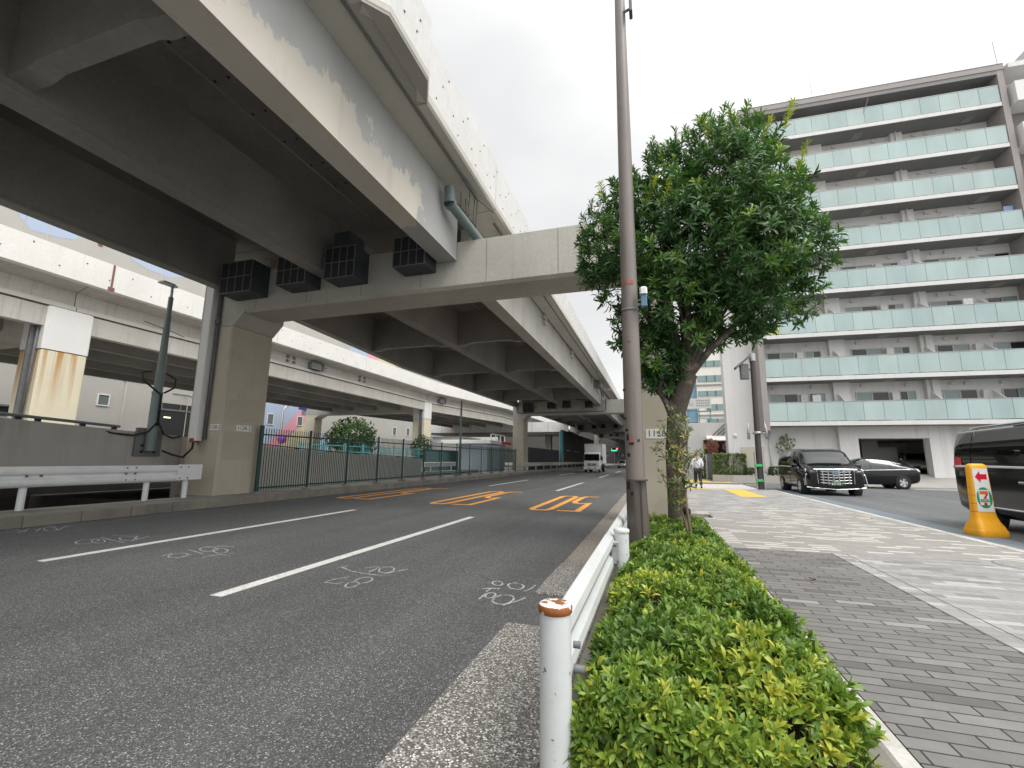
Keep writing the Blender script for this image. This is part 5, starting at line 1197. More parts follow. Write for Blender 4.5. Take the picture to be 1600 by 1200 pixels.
MT['tree_leaf'] = leaf_material('evergreen_leaf', [(0,(.03,.078,.026)),(.4,(.062,.15,.042)),(.7,(.115,.235,.055)),(.88,(.24,.36,.055)),(1,(.40,.46,.06))], .4, .2, .45)
Cs=[];Ds=[];Ti=[]
for (x_,z_,r_,dy) in TL:
    n_ = int(200*r_**2)+28
    d = unit(nr.normal(0,1,(n_,3))); rr_ = r_*(.62+.42*nr.random(n_)**.6)*(1+.16*np.sin(d[:,0]*5+z_)*np.cos(d[:,2]*4+x_))
    c = np.array([x_,8+dy,z_])+d*rr_[:,None]*np.array([1,1.05,1.])
    keep = (c[:,2]>2.5)
    # drop whorls buried deep inside a neighbouring lobe
    for (x2,z2,r2,dy2) in TL:
        if (x2,z2) == (x_,z_): continue
        keep &= ~((np.linalg.norm(c-np.array([x2,8+dy2,z2]),axis=1) < r2*.6) & (nr.random(n_)<.6))
    c,d = c[keep],d[keep]
    Cs.append(c); Ds.append(d+np.array([0,0,.55])+nr.normal(0,.35,c.shape)); Ti.append(np.clip(.36+.12*np.sin(c[:,0]*4+c[:,2]*3)+nr.normal(0,.14,len(c)),.02,.72))
C=np.concatenate(Cs);D=np.concatenate(Ds);T_=np.concatenate(Ti)
prt = [whorls(C,D,T_,13,.165,.036,(28,92),'narrow',.2,young=.2), whorls(C+unit(D)*-.1,D,np.clip(T_-.06,0,1),9,.15,.034,(60,100),'narrow',.2)]
# upright leafy shoots on top, some fresh yellow green
sh=[]
for k in range(100):
    x_,z_,r_,dy = TL[rng.choice([0,1,2,3,12,5,4,1,2,3])]; a = rng.uniform(0,6.28); q_ = rng.uniform(0,.9)
    b0 = np.array([x_+math.cos(a)*r_*q_, 8+dy+math.sin(a)*r_*q_, z_+r_*math.sqrt(max(0,1-q_*q_))*.92])
    up = np.array([rng.uniform(-.25,.3),rng.uniform(-.2,.2),1.]); ln = rng.uniform(.15,.42); fresh = rng.random()<.16
    for j in range(7): sh.append((b0+up*ln*j/6, up+nr.normal(0,.1,3), (.95 if fresh else .5)+rng.uniform(-.06,.04)+.03*j*(not fresh)))
for (x_,y_,z_) in ((2.25,7.4,6.95),(1.95,7.5,6.8),(1.75,7.0,5.5),(.35,7.0,5.75),(2.4,7.5,6.2),(.1,7.1,5.8)):
    for j in range(9): sh.append((np.array([x_-.05+.02*j,y_,z_-.25+.055*j]), np.array([.15,-.25,1.])+nr.normal(0,.08,3), .93+rng.uniform(-.05,.07)))
prt.append(whorls(np.array([s_[0] for s_ in sh]),np.array([s_[1] for s_ in sh]),np.array([s_[2] for s_ in sh]),7,.125,.026,(30,70),'narrow',.2))
V,F,T = join(prt); tri_mesh('crown', V, F, T, MT['tree_leaf'], TR)
# staked slender variegated plant -------------------------------------
PL = thing('slender_plant', 'slender yellow green variegated plant leaning in front of the tree trunk', 'plant', (.43,6.5,.06))
m = MB(); main = [(.47,6.5,.05),(.42,6.5,.5),(.37,6.48,.95),(.36,6.48,1.3),(.33,6.46,1.65),(.28,6.45,2.0)]
m.tube(main, [.022,.02,.018,.015,.012,.006], 7)
tips = []
br = [((.34,6.46,1.55),(.44,6.42,1.75),(.42,6.4,2.0)),((.35,6.47,1.35),(.2,6.42,1.55),(.24,6.4,1.85)),((.37,6.48,1.0),(.26,6.44,1.2),(.3,6.4,1.42)),((.39,6.48,.85),(.3,6.44,.95),(.22,6.4,.92)),((.36,6.48,1.25),(.27,6.42,1.35),(.3,6.38,1.62)),((.37,6.48,.95),(.24,6.4,1.1),(.1,6.35,1.28)),((.36,6.48,1.2),(.47,6.45,1.48),(.6,6.42,1.62)),((.36,6.48,1.3),(.42,6.5,1.5),(.44,6.5,1.85)),((.33,6.46,1.5),(.2,6.4,1.7),(.12,6.38,1.95)),((.4,6.5,.8),(.28,6.4,1.0),(.2,6.36,1.18)),((.36,6.48,1.2),(.2,6.4,1.4),(.04,6.36,1.66)),((.35,6.47,1.4),(.25,6.4,1.5),(.16,6.36,1.5)),((.33,6.46,1.6),(.36,6.4,1.85),(.22,6.4,2.1)),((.36,6.48,1.1),(.4,6.44,1.2),(.42,6.42,1.16))]
for b_ in br: m.tube(b_, [.012,.009,.004], 5)
m.tube([(.44,6.5,.3),(.3,6.46,.9),(.1,6.42,1.22)], [.011,.009,.006], 5)
obj('stem', m, pm('pale_brown_stem',(.16,.115,.08),.8), PL)
pts=[];dd=[]
for b_ in br+[tuple(main[3:])]:
    for k in range(9):
        t_ = .35+.65*k/8; a,b2,c2 = [np.array(q) for q in b_[:3]]
        p_ = (1-t_)**2*a+2*t_*(1-t_)*b2+t_*t_*c2; pts.append(p_+nr.normal(0,.035,3)); dd.append((c2-a)+nr.normal(0,.35,3)*np.linalg.norm(c2-a)+np.array([0,-.1,.1]))
pts=np.array(pts);dd=np.array(dd)
MT['varieg'] = leaf_material('variegated_leaf', [(0,(.05,.095,.03)),(.35,(.12,.17,.06)),(.6,(.3,.32,.14)),(1,(.52,.46,.2))], .5, .25)
V,F,T = whorls(pts,dd,np.clip(nr.normal(.45,.22,len(pts)),0,1),5,.095,.025,(35,100),'narrow',.25)
tri_mesh('foliage', V, F, T, MT['varieg'], PL)
ST = thing('plant_stake', 'short grey wooden stake tied to the slender plant', 'stake', (.4,6.7,.06))
m = MB(); m.tube([(.40,6.9,.05),(.39,6.9,.85),(.385,6.9,1.0)], [.04,.038,.036], 8); obj('stake', m, pm('weathered_stake',(.2,.165,.13),.9,var=.2,vscale=8.), ST)
m = MB(); m.lathe([(.05,.72),(.058,.74),(.058,.78),(.05,.8)], 10, 0, 'z', (.4,6.88,0)); obj('tie', m, MT['black'], ST)
# far shrubs -----------------------------------------------------------
def shrub(name, label, cat, loc, dims, mat, n, L, W, tmean=.4, group=None, stems=True, seed=0, shape='broad', nl=7):
    o = thing(name, label, cat, loc, 0, group)
    dx,dy,dz = dims; P_ = nr.uniform(-1,1,(n,3)); ax = nr.integers(0,3,n); sg = np.where(nr.random(n)<.5,-1,1)
    for a in range(3): P_[ax==a,a] = (sg*(1-nr.exponential(.1,n)).clip(.3,1.))[ax==a]
    P_[:,:] *= (1-.1*nr.random((n,1)))
    c = np.array(loc)+P_*np.array([dx/2,dy/2,dz/2])+np.array([0,0,dz/2])
    V,F,T = whorls(c, P_+np.array([0,0,.5]), np.clip(nr.normal(tmean,.16,n),0,1), nl, L, W, (30,85), shape, .2)
    tri_mesh('foliage', V, F, T, mat, o)
    m = MB()
    for k in range(8 if stems else 1):
        bx,by = rng.uniform(-.3,.3)*dx, rng.uniform(-.3,.3)*dy; m.tube([(loc[0]+bx,loc[1]+by,loc[2]-.1),(loc[0]+bx*1.2,loc[1]+by,loc[2]+dz*.8)], [.03,.01], 5)
    obj('stem', m, MT['bark'], o); return o
def ball(name, label, cat, base, r, h, mat, n, L, W, tmean=.4, lean=1., group=None):
    o = thing(name, label, cat, base, 0, group); c0 = np.array(base)+np.array([0,0,h])
    d = unit(nr.normal(0,1,(n,3))); c = c0+d*np.array(r)*(.6+.42*nr.random((n,1)))*(1+.15*np.sin(d[:,0:1]*6)*np.cos(d[:,2:3]*5))
    V,F,T = whorls(c, d+np.array([0,0,.4]), np.clip(nr.normal(tmean,.15,n),0,1), 7, L, W, (30,85), 'broad', .2)
    tri_mesh('crown', V, F, T, mat, o)
    m = MB(); b = Vector(base); m.tube([b,b+Vector((0,0,h*.5)),b+Vector((0,0,h))], [.06*lean,.05*lean,.02], 7)
    for k in range(6):
        q_ = Vector((rng.gauss(0,1),rng.gauss(0,1),rng.gauss(.3,.6))).normalized(); m.tube([b+Vector((0,0,h*.6)),b+Vector((q_.x*r[0]*.7,q_.y*r[1]*.7,h+q_.z*r[2]*.6))], [.03*lean,.01], 5)
    obj('trunk', m, MT['bark'], o); return o
MT['hedge_leaf'] = leaf_material('hedge_leaf', [(0,(.05,.09,.03)),(.45,(.13,.2,.07)),(.75,(.24,.29,.12)),(1,(.38,.42,.2))], .35, .2)
MT['ball_leaf'] = leaf_material('clipped_bush_leaf', [(0,(.04,.075,.012)),(.5,(.1,.16,.025)),(1,(.2,.25,.04))], .5, .2)
MT['red_leaf'] = leaf_material('reddish_leaf', [(0,(.22,.10,.08)),(.5,(.40,.18,.14)),(1,(.5,.28,.22))], .5, .2)
MT['dk_leaf'] = leaf_material('dark_shrub_leaf', [(0,(.015,.035,.012)),(.5,(.035,.075,.02)),(1,(.09,.16,.035))], .45, .2)
shrub('clipped_hedge', 'boxy pale green hedge on the low grey planter wall by the apartment', 'hedge', (5.15,35.6,.5), (2.1,.7,1.5), MT['hedge_leaf'], 1100, .12, .06, .5)
shrub('clipped_bush', 'tall clipped yellow green bush beside the walking man', 'bush', (4.55,44.,.05), (1.1,1.2,2.1), MT['ball_leaf'], 420, .1, .05, .4)
shrub('clipped_bush', 'low rounded bright green bush at the foot of the grey gate', 'bush', (4.1,40.,.05), (1.0,1.0,.75), MT['ball_leaf'], 260, .09, .045, .7)
ball('red_shrub', 'reddish round shrub before the shop window, nearer the teal street sign', 'shrub', (6.35,56,.0), (.7,.7,.95), 3.05, MT['red_leaf'], 380, .16, .07, .5, group='reddish shrubs before the shop window')
ball('red_shrub', 'reddish round shrub before the shop window, nearer the white apartment wall', 'shrub', (8.35,56,.0), (.8,.7,.9), 3.0, MT['red_leaf'], 380, .16, .07, .5, group='reddish shrubs before the shop window')
shrub('low_shrub', 'low dark shrub with pale stones on the planter left of the brown pole', 'shrub', (6.5,35.3,.45), (.9,.5,.55), MT['dk_leaf'], 160, .1, .05, .5)
shrub('low_shrub', 'low dark green shrub between the brown pole and the grille-fronted van', 'shrub', (8.2,35.3,.45), (1.3,.6,.65), MT['dk_leaf'], 260, .1, .05, .6)
ball('sapling', 'thin leafy sapling against the ground floor wall behind the grille-fronted van', 'sapling', (8.75,35.4,.4), (.55,.4,.9), 2.0, MT['hedge_leaf'], 90, .14, .06, .45, .4)
m = MB()
for k in range(9):
    x_ = 6.1+.33*k; m = MB(); m.cbox(x_,35.02,.42,x_+.22,35.2,.42+rng.uniform(.12,.24),.05)
    tag(obj('garden_stone', m, MT['edge_white']), 'pale garden stone in the row along the low planter wall', 'stone', 'garden stones along the planter wall')
ball('round_tree', 'bushy dark green tree in the service yard beyond the green fence', 'tree', (-24.5,32.6,0), (2.1,2.,1.75), 3.05, MT['dk_leaf'], 1500, .2, .085, .6, 2.)
ball('yard_bush', 'narrow dark bush beside the cream pillar behind the fence', 'bush', (-26.,47.5,0), (1.2,1.2,1.6), 2.6, MT['dk_leaf'], 500, .2, .08, .45)
shrub('yard_hedge', 'dark clipped hedge in front of the blue shutter beyond the fence', 'hedge', (-30,62,0), (2.,9.,3.2), MT['dk_leaf'], 900, .22, .1, .35)
# a few dry leaves on the ground
MT['dry'] = pm('dry_leaf', (.20,.09,.035), .8, var=.3, vscale=30.)
for lab,x,y,z in (('curled brown leaf lying alone on the road lane',-2.85,8.3,.004),('brown leaf on the pale sidewalk near the side road kerb',5.0,13.4,.104),('dry leaf lying on the planter kerb by the hedge end',1.0,8.2,.12),('dry leaf on the dark pavers beside the hedge',1.7,6.3,.104),('dry leaf in the pebbled gutter by the guardrail',-.75,3.3,.026)):
    m = MB(); a = rng.uniform(0,6.28); L_ = .075
    P_ = [[(u*L_-L_/2, w_*.022*math.sin(math.pi*min(.97,max(.03,u))), .004+.012*abs(w_)+.01*u*u) for w_ in (-1,-.5,0,.5,1)] for u in (0,.2,.4,.6,.8,1)]
    m.grid(P_); m.xf(Matrix.Translation((x,y,z)) @ Matrix.Rotation(a,4,'Z')); tag(obj('fallen_leaf', m, MT['dry']), lab, 'leaf', 'fallen dry leaves')
# ------------------------------------------------------------------ vehicles
def crv(a, b, c, d, t): return .5*((2*b)+(-a+c)*t+(2*a-5*b+4*c-d)*t*t+(-a+3*b-3*c+d)*t**3)
class Shell:
    """car body skin through cross-sections (y, z_bottom, half_bottom, z_belt, half_belt, z_roof, half_roof)"""
    def __init__(s, st): s.st = st; s.n = len(st)
    def ring(s, i):
        y,zb,wb,zl,wl,zr,wr = s.st[max(0,min(s.n-1,i))]
        return [(0,zb),(wb*.88,zb),(wb,zb+.09),((wb+wl)/2+.012,(zb+zl)/2),(wl,zl-.06),(wl-.012,zl+.02),((wl+wr)/2+.022,(zl+zr)/2+.0),(wr,zr-.075),(wr-.09,zr-.012),(wr*.5,zr+.014),(0,zr+.02)]
    def at(s, u, t):
        """u: station index (float), t: 0 bottom centre .. 10 roof centre (right side); 10..20 mirrored"""
        sg = 1
        if t > 10: t = 20-t; sg = -1
        i = min(int(u), s.n-2); f = u-i; k = min(int(t), 9); g = t-k
        def pt(i):
            r = s.ring(i); q = lambda a: r[max(0,min(10,a))]
            return (q(k)[0]*(1-g)+q(k+1)[0]*g, q(k)[1]*(1-g)+q(k+1)[1]*g)
        P = [pt(i-1),pt(i),pt(i+1),pt(i+2)]; Y = [s.st[max(0,min(s.n-1,i+d))][0] for d in (-1,0,1,2)]
        return Vector((sg*crv(*[p[0] for p in P],f), crv(*Y,f), crv(*[p[1] for p in P],f)))
    def nrm(s, u, t):
        e = .02; a = s.at(min(u+e,s.n-1),t)-s.at(max(u-e,0),t); b = s.at(u,min(t+e,20))-s.at(u,max(t-e,0)); n = a.cross(b)
        return n.normalized() if n.length > 1e-9 else Vector((0,0,1))
    def body(s, m=0, ku=6, kt=3):
        mb = MB(); nu = (s.n-1)*ku; us = [i*(s.n-1)/nu for i in range(nu+1)]; ts = [i/kt for i in range(20*kt+1)]
        mb.grid([[tuple(s.at(u,t)) for t in ts] for u in us], m)
        for u in (0, s.n-1):
            r = [tuple(s.at(u,t)) for t in ts]; c = (0, r[0][1], (s.st[u][1]+s.st[u][5])/2)
            mb.add(r+[c], [(j,j+1,len(r)) for j in range(len(r)-1)], m, False)
        return mb
    def panel(s, quad, nu=8, nt=6, off=.006, m=0, mb=None):
        """quad: 4 (u,t) corners in order -> patch lifted off the skin"""
        mb = mb or MB(); (a,b,c,d) = quad; G_ = []
        sg = None
        for i in range(nu+1):
            f = i/nu; row = []
            for j in range(nt+1):
                g = j/nt
                u = (a[0]*(1-f)+b[0]*f)*(1-g)+(d[0]*(1-f)+c[0]*f)*g; t = (a[1]*(1-f)+b[1]*f)*(1-g)+(d[1]*(1-f)+c[1]*f)*g
                p = s.at(u,t); n = s.nrm(u,t)
                o = Vector((p.x, 0, p.z-.9))
                if n.dot(o) < 0: n = -n
                row.append(tuple(p+n*off))
            G_.append(row)
        return mb.grid(G_, m)
def wheel(par, x, y, r, w, sg, rimmat=None, spokes=5):
    m = MB(); org = (x,y,r)
    m.lathe([(r*.62,-w/2),(r*.9,-w/2),(r,-w/2+.03),(r,w/2-.03),(r*.9,w/2),(r*.62,w/2)], 28, 0, 'x', org)
    wh = obj('wheel', m, MT['tyre'], par, local=True)
    m = MB(); f = sg*w/2
    m.lathe([(r*.66,f*.98),(r*.62,f*1.0),(r*.58,f*.8),(r*.56,f*.35)], 28, 0, 'x', org); m.lathe([(.001,f*.35),(r*.57,f*.35)], 28, 1, 'x', org)
    m.lathe([(.001,f*.97),(r*.12,f*.97),(r*.15,f*.8)], 12, 0, 'x', org)
    for k in range(spokes):
        a = 2*math.pi*k/spokes+.3; b0 = len(m.v); q = r*.12
        m.loft([[(f*.86,-q*1.2,r*.08),(f*.86,q*1.2,r*.08),(f*.6,q,r*.08),(f*.6,-q,r*.08)],[(f*.93,-q*1.7,r*.6),(f*.93,q*1.7,r*.6),(f*.6,q*1.4,r*.6),(f*.6,-q*1.4,r*.6)]], True, True)
        m.xf(Matrix.Translation(org) @ Matrix.Rotation(a,4,'X'), b0)
    obj('rim', m, [rimmat or MT['rim'], MT['dark']], wh, local=True)
    return wh
def bars(mb, pts, w, d, m=0):
    for a, b in zip(pts[:-1], pts[1:]): mb.tube([a,b], w, 6, m)
def minivan(name, label, loc, rz, sx=1., sz=1., front=True, group=None):
    V_ = thing(name, label, 'minivan', loc, rz, group); V_.scale = (sx,1.,sz); kw = dict(parent=V_, local=True)
    S_ = Shell([(-2.44,.48,.78,1.1,.84,1.80,.70),(-2.38,.36,.88,1.12,.91,1.87,.76),(-2.2,.27,.92,1.13,.945,1.915,.79),(-1.2,.24,.94,1.13,.96,1.93,.80),(0,.24,.94,1.12,.965,1.94,.80),(.85,.24,.94,1.11,.965,1.90,.78),(1.3,.24,.94,1.1,.96,1.64,.77),(1.72,.24,.93,1.09,.94,1.29,.80),(2.1,.25,.9,1.04,.92,1.2,.80),(2.38,.28,.87,.98,.9,1.12,.74),(2.47,.34,.8,.86,.82,1.02,.64)])
    obj('body', S_.body(), MT['blackpaint'], **kw)
    for sg in (0,1):
        T_ = (lambda t: t) if not sg else (lambda t: 20-t)
        for (u0,u1,u0t,u1t) in ((1.55,2.55,1.75,2.55),(2.65,4.05,2.65,4.0),(4.13,6.2,4.08,5.6)):
            m = S_.panel([(u0,T_(5.25)),(u1,T_(5.25)),(u1t,T_(6.95)),(u0t,T_(6.95))], 10, 6); obj('window', m, MT['cglass'], **kw)
        m = MB(); m.tube([S_.at(u,T_(5.05))+Vector((.012 if not sg else -.012,0,0)) for u in (1.2,1.6,2.2,2.8,3.4,3.9,4.4,5.,5.6,6.2)], .026, 6); obj('belt_trim', m, MT['chrome'], **kw)
        m = MB(); m.tube([S_.at(u,T_(8.6))+Vector((0,0,.03)) for u in (1.7,2.3,3.,4.,5.)], .022, 6); obj('roof_rail', m, MT['chrome'], **kw)
        m = MB(); m.tube([S_.at(u,T_(7.3))+Vector((.006*(1-2*sg),0,0)) for u in (.6,1.2,1.8,2.3,3.,3.6)], .016, 6); m.tube([S_.at(.8+.12*k,T_(5.2+.4*k)) for k in range(6)], .014, 6); obj('window_trim', m, MT['chrome'], **kw)
        m = S_.panel([(.3,T_(4.55)),(2.3,T_(4.75)),(2.22,T_(5.5)),(.3,T_(5.7))], 8, 4, .014); obj('tail_lamp', m, MT['red_lamp'], **kw)
        s_ = 1 if not sg else -1
        m = MB(); m.cbox(-.1,-.07,-.08,.1,.07,.08,.03); m.xf(Matrix.Translation((s_*1.06,1.32,1.2))); m.tube([(s_*.93,1.36,1.13),(s_*1.0,1.34,1.17)], .03, 6); mi = obj('mirror', m, MT['blackpaint'], **kw)
        m = MB()
        for y_ in (-.15,.1): m.cbox(s_*.963-.02,y_-.09,.88,s_*.963+.02,y_+.09,.92,.008)
        obj('door_handle', m, MT['chrome'], **kw)
        m = MB()
        for y_ in (.02,):
            m.tube([S_.at(4.02,T_(t))+Vector((.002*s_,0,0)) for t in (2.2,3,4,5)], .006, 4); m.tube([S_.at(5.6,T_(t))+Vector((.002*s_,0,0)) for t in (2.2,3,4,5)], .006, 4)
        obj('door_seam', m, MT['dark'], **kw)
        m = MB(); m.tube([S_.at(u,T_(2.25))+Vector((.01*s_,0,0)) for u in (2.6,3.5,4.5,5.2)], .02, 6); obj('sill_trim', m, MT['chrome'], **kw)
        for y_ in (-1.5,1.5):
            m = MB(); m.lathe([(.35,s_*.95),(.40,s_*.968),(.405,s_*.7)], 26, 0, 'x', (0,y_,.36)); m.lathe([(.001,s_*.74),(.37,s_*.74),(.37,s_*.95)], 26, 0, 'x', (0,y_,.36)); obj('wheel_arch', m, MT['dark'], **kw)
            wheel(V_, s_*.862, y_, .352, .24, s_)
    m = S_.panel([(7.0,7.5),(7.0,12.5),(5.15,12.3),(5.15,7.7)], 14, 14); ws = obj('windscreen', m, MT['cglass'], **kw)
    m = MB(); m.tube([S_.at(7.0,t)+Vector((0,.01,.015)) for t in (8,9,10,11)], .012, 5); obj('wiper', m, MT['black'], parent=ws, local=True)
    m = MB(); m.box(-.6,-2.46,1.2,.6,-2.40,1.64); obj('rear_window', m, MT['cglass'], **kw)
    if front:
        fy = lambda x: 2.5-.16*(x/.9)**2
        def fb(m, x0, z0, x1, z1, d=.02, mi=0, th=None, lift=.012):
            """slanted bar on the curved nose"""
            a = Vector((x0,fy(x0)+lift,z0)); b = Vector((x1,fy(x1)+lift,z1)); m.tube([a,(a+b)/2+Vector((0,fy((x0+x1)/2)+lift-(a.y+b.y)/2,0)),b], d, 6, mi)
        m = MB(); n = 14; X = [-.66+1.32*k/n for k in range(n+1)]
        zt_ = lambda x: 1.04; zb_ = lambda x: .40+.16*abs(x/.66)**2
        m.grid([[(x,fy(x)-.015,zb_(x)+(zt_(x)-zb_(x))*j/4) for j in range(5)] for x in X]); gb = obj('grille', m, MT['dark'], **kw)
        m = MB()
        for k in range(5):
            z = .5+.115*k; w_ = .64-.02*(4-k)
            for s_ in (-1,1): fb(m, 0, z, s_*w_, z+.035, .011)
        for k in range(8): x = -.57+1.14*k/7; fb(m, x, .42+.14*abs(x), x*1.03, 1.03, .019, lift=.02)
        obj('grille_bars', m, MT['chrome'], parent=gb, local=True)
        m = MB()
        for s_ in (-1,1):
            fb(m, 0, 1.07, s_*.68, 1.065, .04, lift=.01)
        for s_ in (-1,1):
            fb(m, s_*.66, .84, s_*.93, .86, .026, lift=.02); fb(m, s_*.93, .86, s_*.99, .42, .022, lift=.04); fb(m, s_*.74, .82, s_*.82, .42, .024, lift=.02)
            fb(m, s_*.55, .3, s_*.93, .34, .03, lift=.03); fb(m, 0, .27, s_*.55, .3, .012, lift=.02)
        obj('front_trim', m, MT['chrome'], **kw)
        for s_ in (-1,1):
            m = MB(); X = [s_*(.62+.30*k/6) for k in range(7)]
            m.grid([[(x,fy(x)-.02-.10*j/3*(1 if abs(x)>.7 else .3),.93+.035*(abs(x)-.62)/.3+.13*j/3) for j in range(4)] for x in X]); hl = obj('headlight', m, MT['clear_lamp'], **kw)
            m = MB()
            for z in (.97,1.02): fb(m, s_*.64, z-.004, s_*.88, z+.02, .01, lift=.0)
            obj('lamp_strip', m, MT['chrome'], parent=hl, local=True)
        m = MB(); m.box(-.18,2.505,.43,.18,2.52,.6); pl = obj('number_plate', m, flat('green_plate',(.012,.10,.045),.4), **kw)
        obj('lettering', text_mb('・52-44' if False else '52-44', .125, (.02,2.5215,.49), (-1,0,0), (0,0,1), depth=.002), MT['wht'], parent=pl, local=True)
        m = MB()
        for k in range(4): m.box(-.1+.055*k,2.5205,.565,-.06+.055*k,2.522,.59)
        m.box(.135,2.5205,.46,.165,2.522,.5); obj('small_lettering', m, MT['wht'], parent=pl, local=True)
        m = MB(); m.cbox(-.075,2.515,.84,.075,2.54,1.0,.02); obj('badge', m, flat('badge_blue_grey',(.18,.27,.38),.2,.6), **kw)
        b_ = MB(); b_.cbox(-.12,2.5,.81,.12,2.513,1.02,.02); obj('badge_frame', b_, MT['chrome'], **kw)
    return V_
minivan('minivan', 'black minivan with big chrome grille and green number plate, facing the sidewalk', (7.6,25.9,0), math.pi, 1.2, 1.07)
minivan('minivan', 'black minivan cut by the picture edge, parked behind the orange sign stand', (8.1,11.85,0), math.pi, 1.0, 1.19)

def hatch(name, label, loc, rz, paint, parts=True, sc_=1., group=None):
    H_ = thing(name, label, 'car', loc, rz, group); H_.scale = (sc_,sc_,sc_); kw = dict(parent=H_, local=True)
    S_ = Shell([(-2.24,.5,.62,.82,.7,.95,.56),(-2.16,.34,.78,.88,.81,1.03,.62),(-1.7,.24,.83,.92,.85,1.17,.64),(-.9,.2,.85,.9,.865,1.38,.63),(0,.2,.85,.88,.87,1.475,.62),(.5,.2,.85,.86,.87,1.42,.62),(1.05,.2,.85,.85,.865,1.12,.66),(1.4,.2,.84,.84,.855,.95,.68),(1.95,.24,.8,.74,.82,.82,.62),(2.16,.3,.72,.62,.74,.7,.52),(2.24,.36,.62,.54,.64,.62,.44)])
    obj('body', S_.body(ku=5), paint, **kw)
    for sg in (0,1):
        T_ = (lambda t: t) if not sg else (lambda t: 20-t); s_ = 1-2*sg
        m = MB(); m.tube([S_.at(u,T_(5.0))+Vector((.008*s_,0,0)) for u in (1.9,2.6,3.4,4.2,5.,5.8,6.3)], .013, 5); m.tube([S_.at(u,T_(7.25))+Vector((.006*s_,0,0)) for u in (2.4,3.,3.6,4.2,4.8,5.3)], .01, 5); obj('window_trim', m, MT['chrome'], **kw)
        for q in ((2.3,3.0,2.75,3.05),(3.08,4.1,3.1,4.1),(4.18,6.3,4.16,5.35)):
            m = S_.panel([(q[0],T_(5.2)),(q[1],T_(5.2)),(q[3],T_(7.1)),(q[2],T_(7.1))], 8, 5); obj('window', m, MT['cglass'], **kw)
        m = S_.panel([(.2,T_(3.8)),(1.2,T_(4.6)),(1.45,T_(6.2)),(.5,T_(6.0))], 5, 4, .012); obj('tail_lamp', m, MT['clear_lamp'], **kw)
        m = S_.panel([(8.3,T_(4.6)),(9.4,T_(4.4)),(9.2,T_(6.2)),(8.,T_(6.3))], 5, 4, .01); obj('headlight', m, MT['clear_lamp'], **kw)
        m = MB(); m.cbox(s_*.93-.08,.92,.92,s_*.93+.08,1.05,1.05,.03); obj('mirror', m, paint, **kw)
        for y_ in (-1.35,1.35):
            m = MB(); m.lathe([(.315,s_*.866),(.36,s_*.88),(.36,s_*.65)], 24, 0, 'x', (0,y_,.32)); m.lathe([(.001,s_*.68),(.33,s_*.68),(.33,s_*.866)], 24, 0, 'x', (0,y_,.32)); obj('wheel_arch', m, MT['dark'], **kw)
            wheel(H_, s_*.785, y_, .315, .2, s_)
    m = S_.panel([(7.1,7.4),(7.1,12.6),(5.25,12.4),(5.25,7.6)], 10, 10); obj('windscreen', m, MT['cglass'], **kw)
    m = S_.panel([(3.6,7.5),(3.6,12.5),(1.5,12.3),(1.5,7.7)], 10, 10); obj('rear_window', m, MT['cglass'], **kw)
    m = MB(); m.cbox(-.55,2.19,.36,.55,2.262,.5,.02); obj('grille', m, MT['dark'], **kw)
    m = MB(); m.box(-.165,2.265,.4,.165,2.28,.56); obj('number_plate', m, MT['wht'], **kw)
    return H_
hatch('hatchback_car', 'black hatchback passing behind the grille-fronted van, rear wheel showing', (11.95,32.,0), math.pi/2, MT['blackpaint'], sc_=1.06).scale = (1.06,1.0,1.16)
MT['silver'] = pm('silver_car_paint', (.42,.42,.42), .3, .4, var=.03, fine=0, coat=.6)
MT['whitecar'] = pm('white_car_paint', (.6,.6,.6), .3, 0., var=.03, fine=0, coat=.6)
hatch('hatchback_car', 'silver car parked inside the garage mouth of the apartment block', (18.1,40.4,.75), math.pi*.93, MT['silver'])
hatch('hatchback_car', 'pale car coming up the dark road, just right of the truck', (-5.9,92,0), math.pi, MT['silver'], group='cars far down the dark road')
hatch('hatchback_car', 'white car farther down the dark road beside the light pole', (-3.0,84,0), math.pi, MT['whitecar'], group='cars far down the dark road')
# box truck ---------------------------------------------------------------
TK = thing('box_truck', 'white box truck driving towards the camera under the highway', 'truck', (-7.05,57.6,0), math.pi); TK.scale = (1.05,1.,1.08); kw = dict(parent=TK, local=True)
MT['trk'] = pm('truck_white_paint', (.62,.63,.61), .35, var=.05, vscale=2., streak=(.42,.42,.4), samt=.3, sfreq=3.)
m = MB(); m.cbox(-1.02,-2.9,.95,1.02,1.65,3.2,.03); bx = obj('cargo_box', m, MT['trk'], **kw)
m = MB()
for x in (-1.022,1.022): m.box(x-.012,-2.9,.95,x+.012,1.66,1.03)
m.box(-1.03,1.64,3.12,1.03,1.67,3.2); m.box(.97,1.645,.95,1.03,1.67,3.12); m.box(-1.03,1.645,.95,-.97,1.67,3.12); obj('box_trim', m, MT['steel'], parent=bx, local=True)
m = MB(); A = lambda y,w,zb_,zt_,c=.06: [(w,y,zb_+c),(w-c,y,zb_),(-w+c,y,zb_),(-w,y,zb_+c),(-w+.06,y,zt_-c*1.3),(-w+.06+c,y,zt_),(w-.06-c,y,zt_),(w-.06,y,zt_-c*1.3)]
m.loft([A(1.75,.93,.55,2.2),A(2.75,.95,.5,2.22),A(3.05,.94,.45,2.05),A(3.38,.93,.4,1.25),A(3.46,.9,.4,1.1)], True, True, 0, False); cab = obj('cab', m, MT['trk'], bevel=.03, **kw)
m = MB(); m.sheet([(-.82,3.06,2.0),(.82,3.06,2.0),(.86,3.385,1.3),(-.86,3.385,1.3)]); m.xf(Matrix.Translation((0,.018,.012))); obj('windscreen', m, MT['cglass'], **kw)
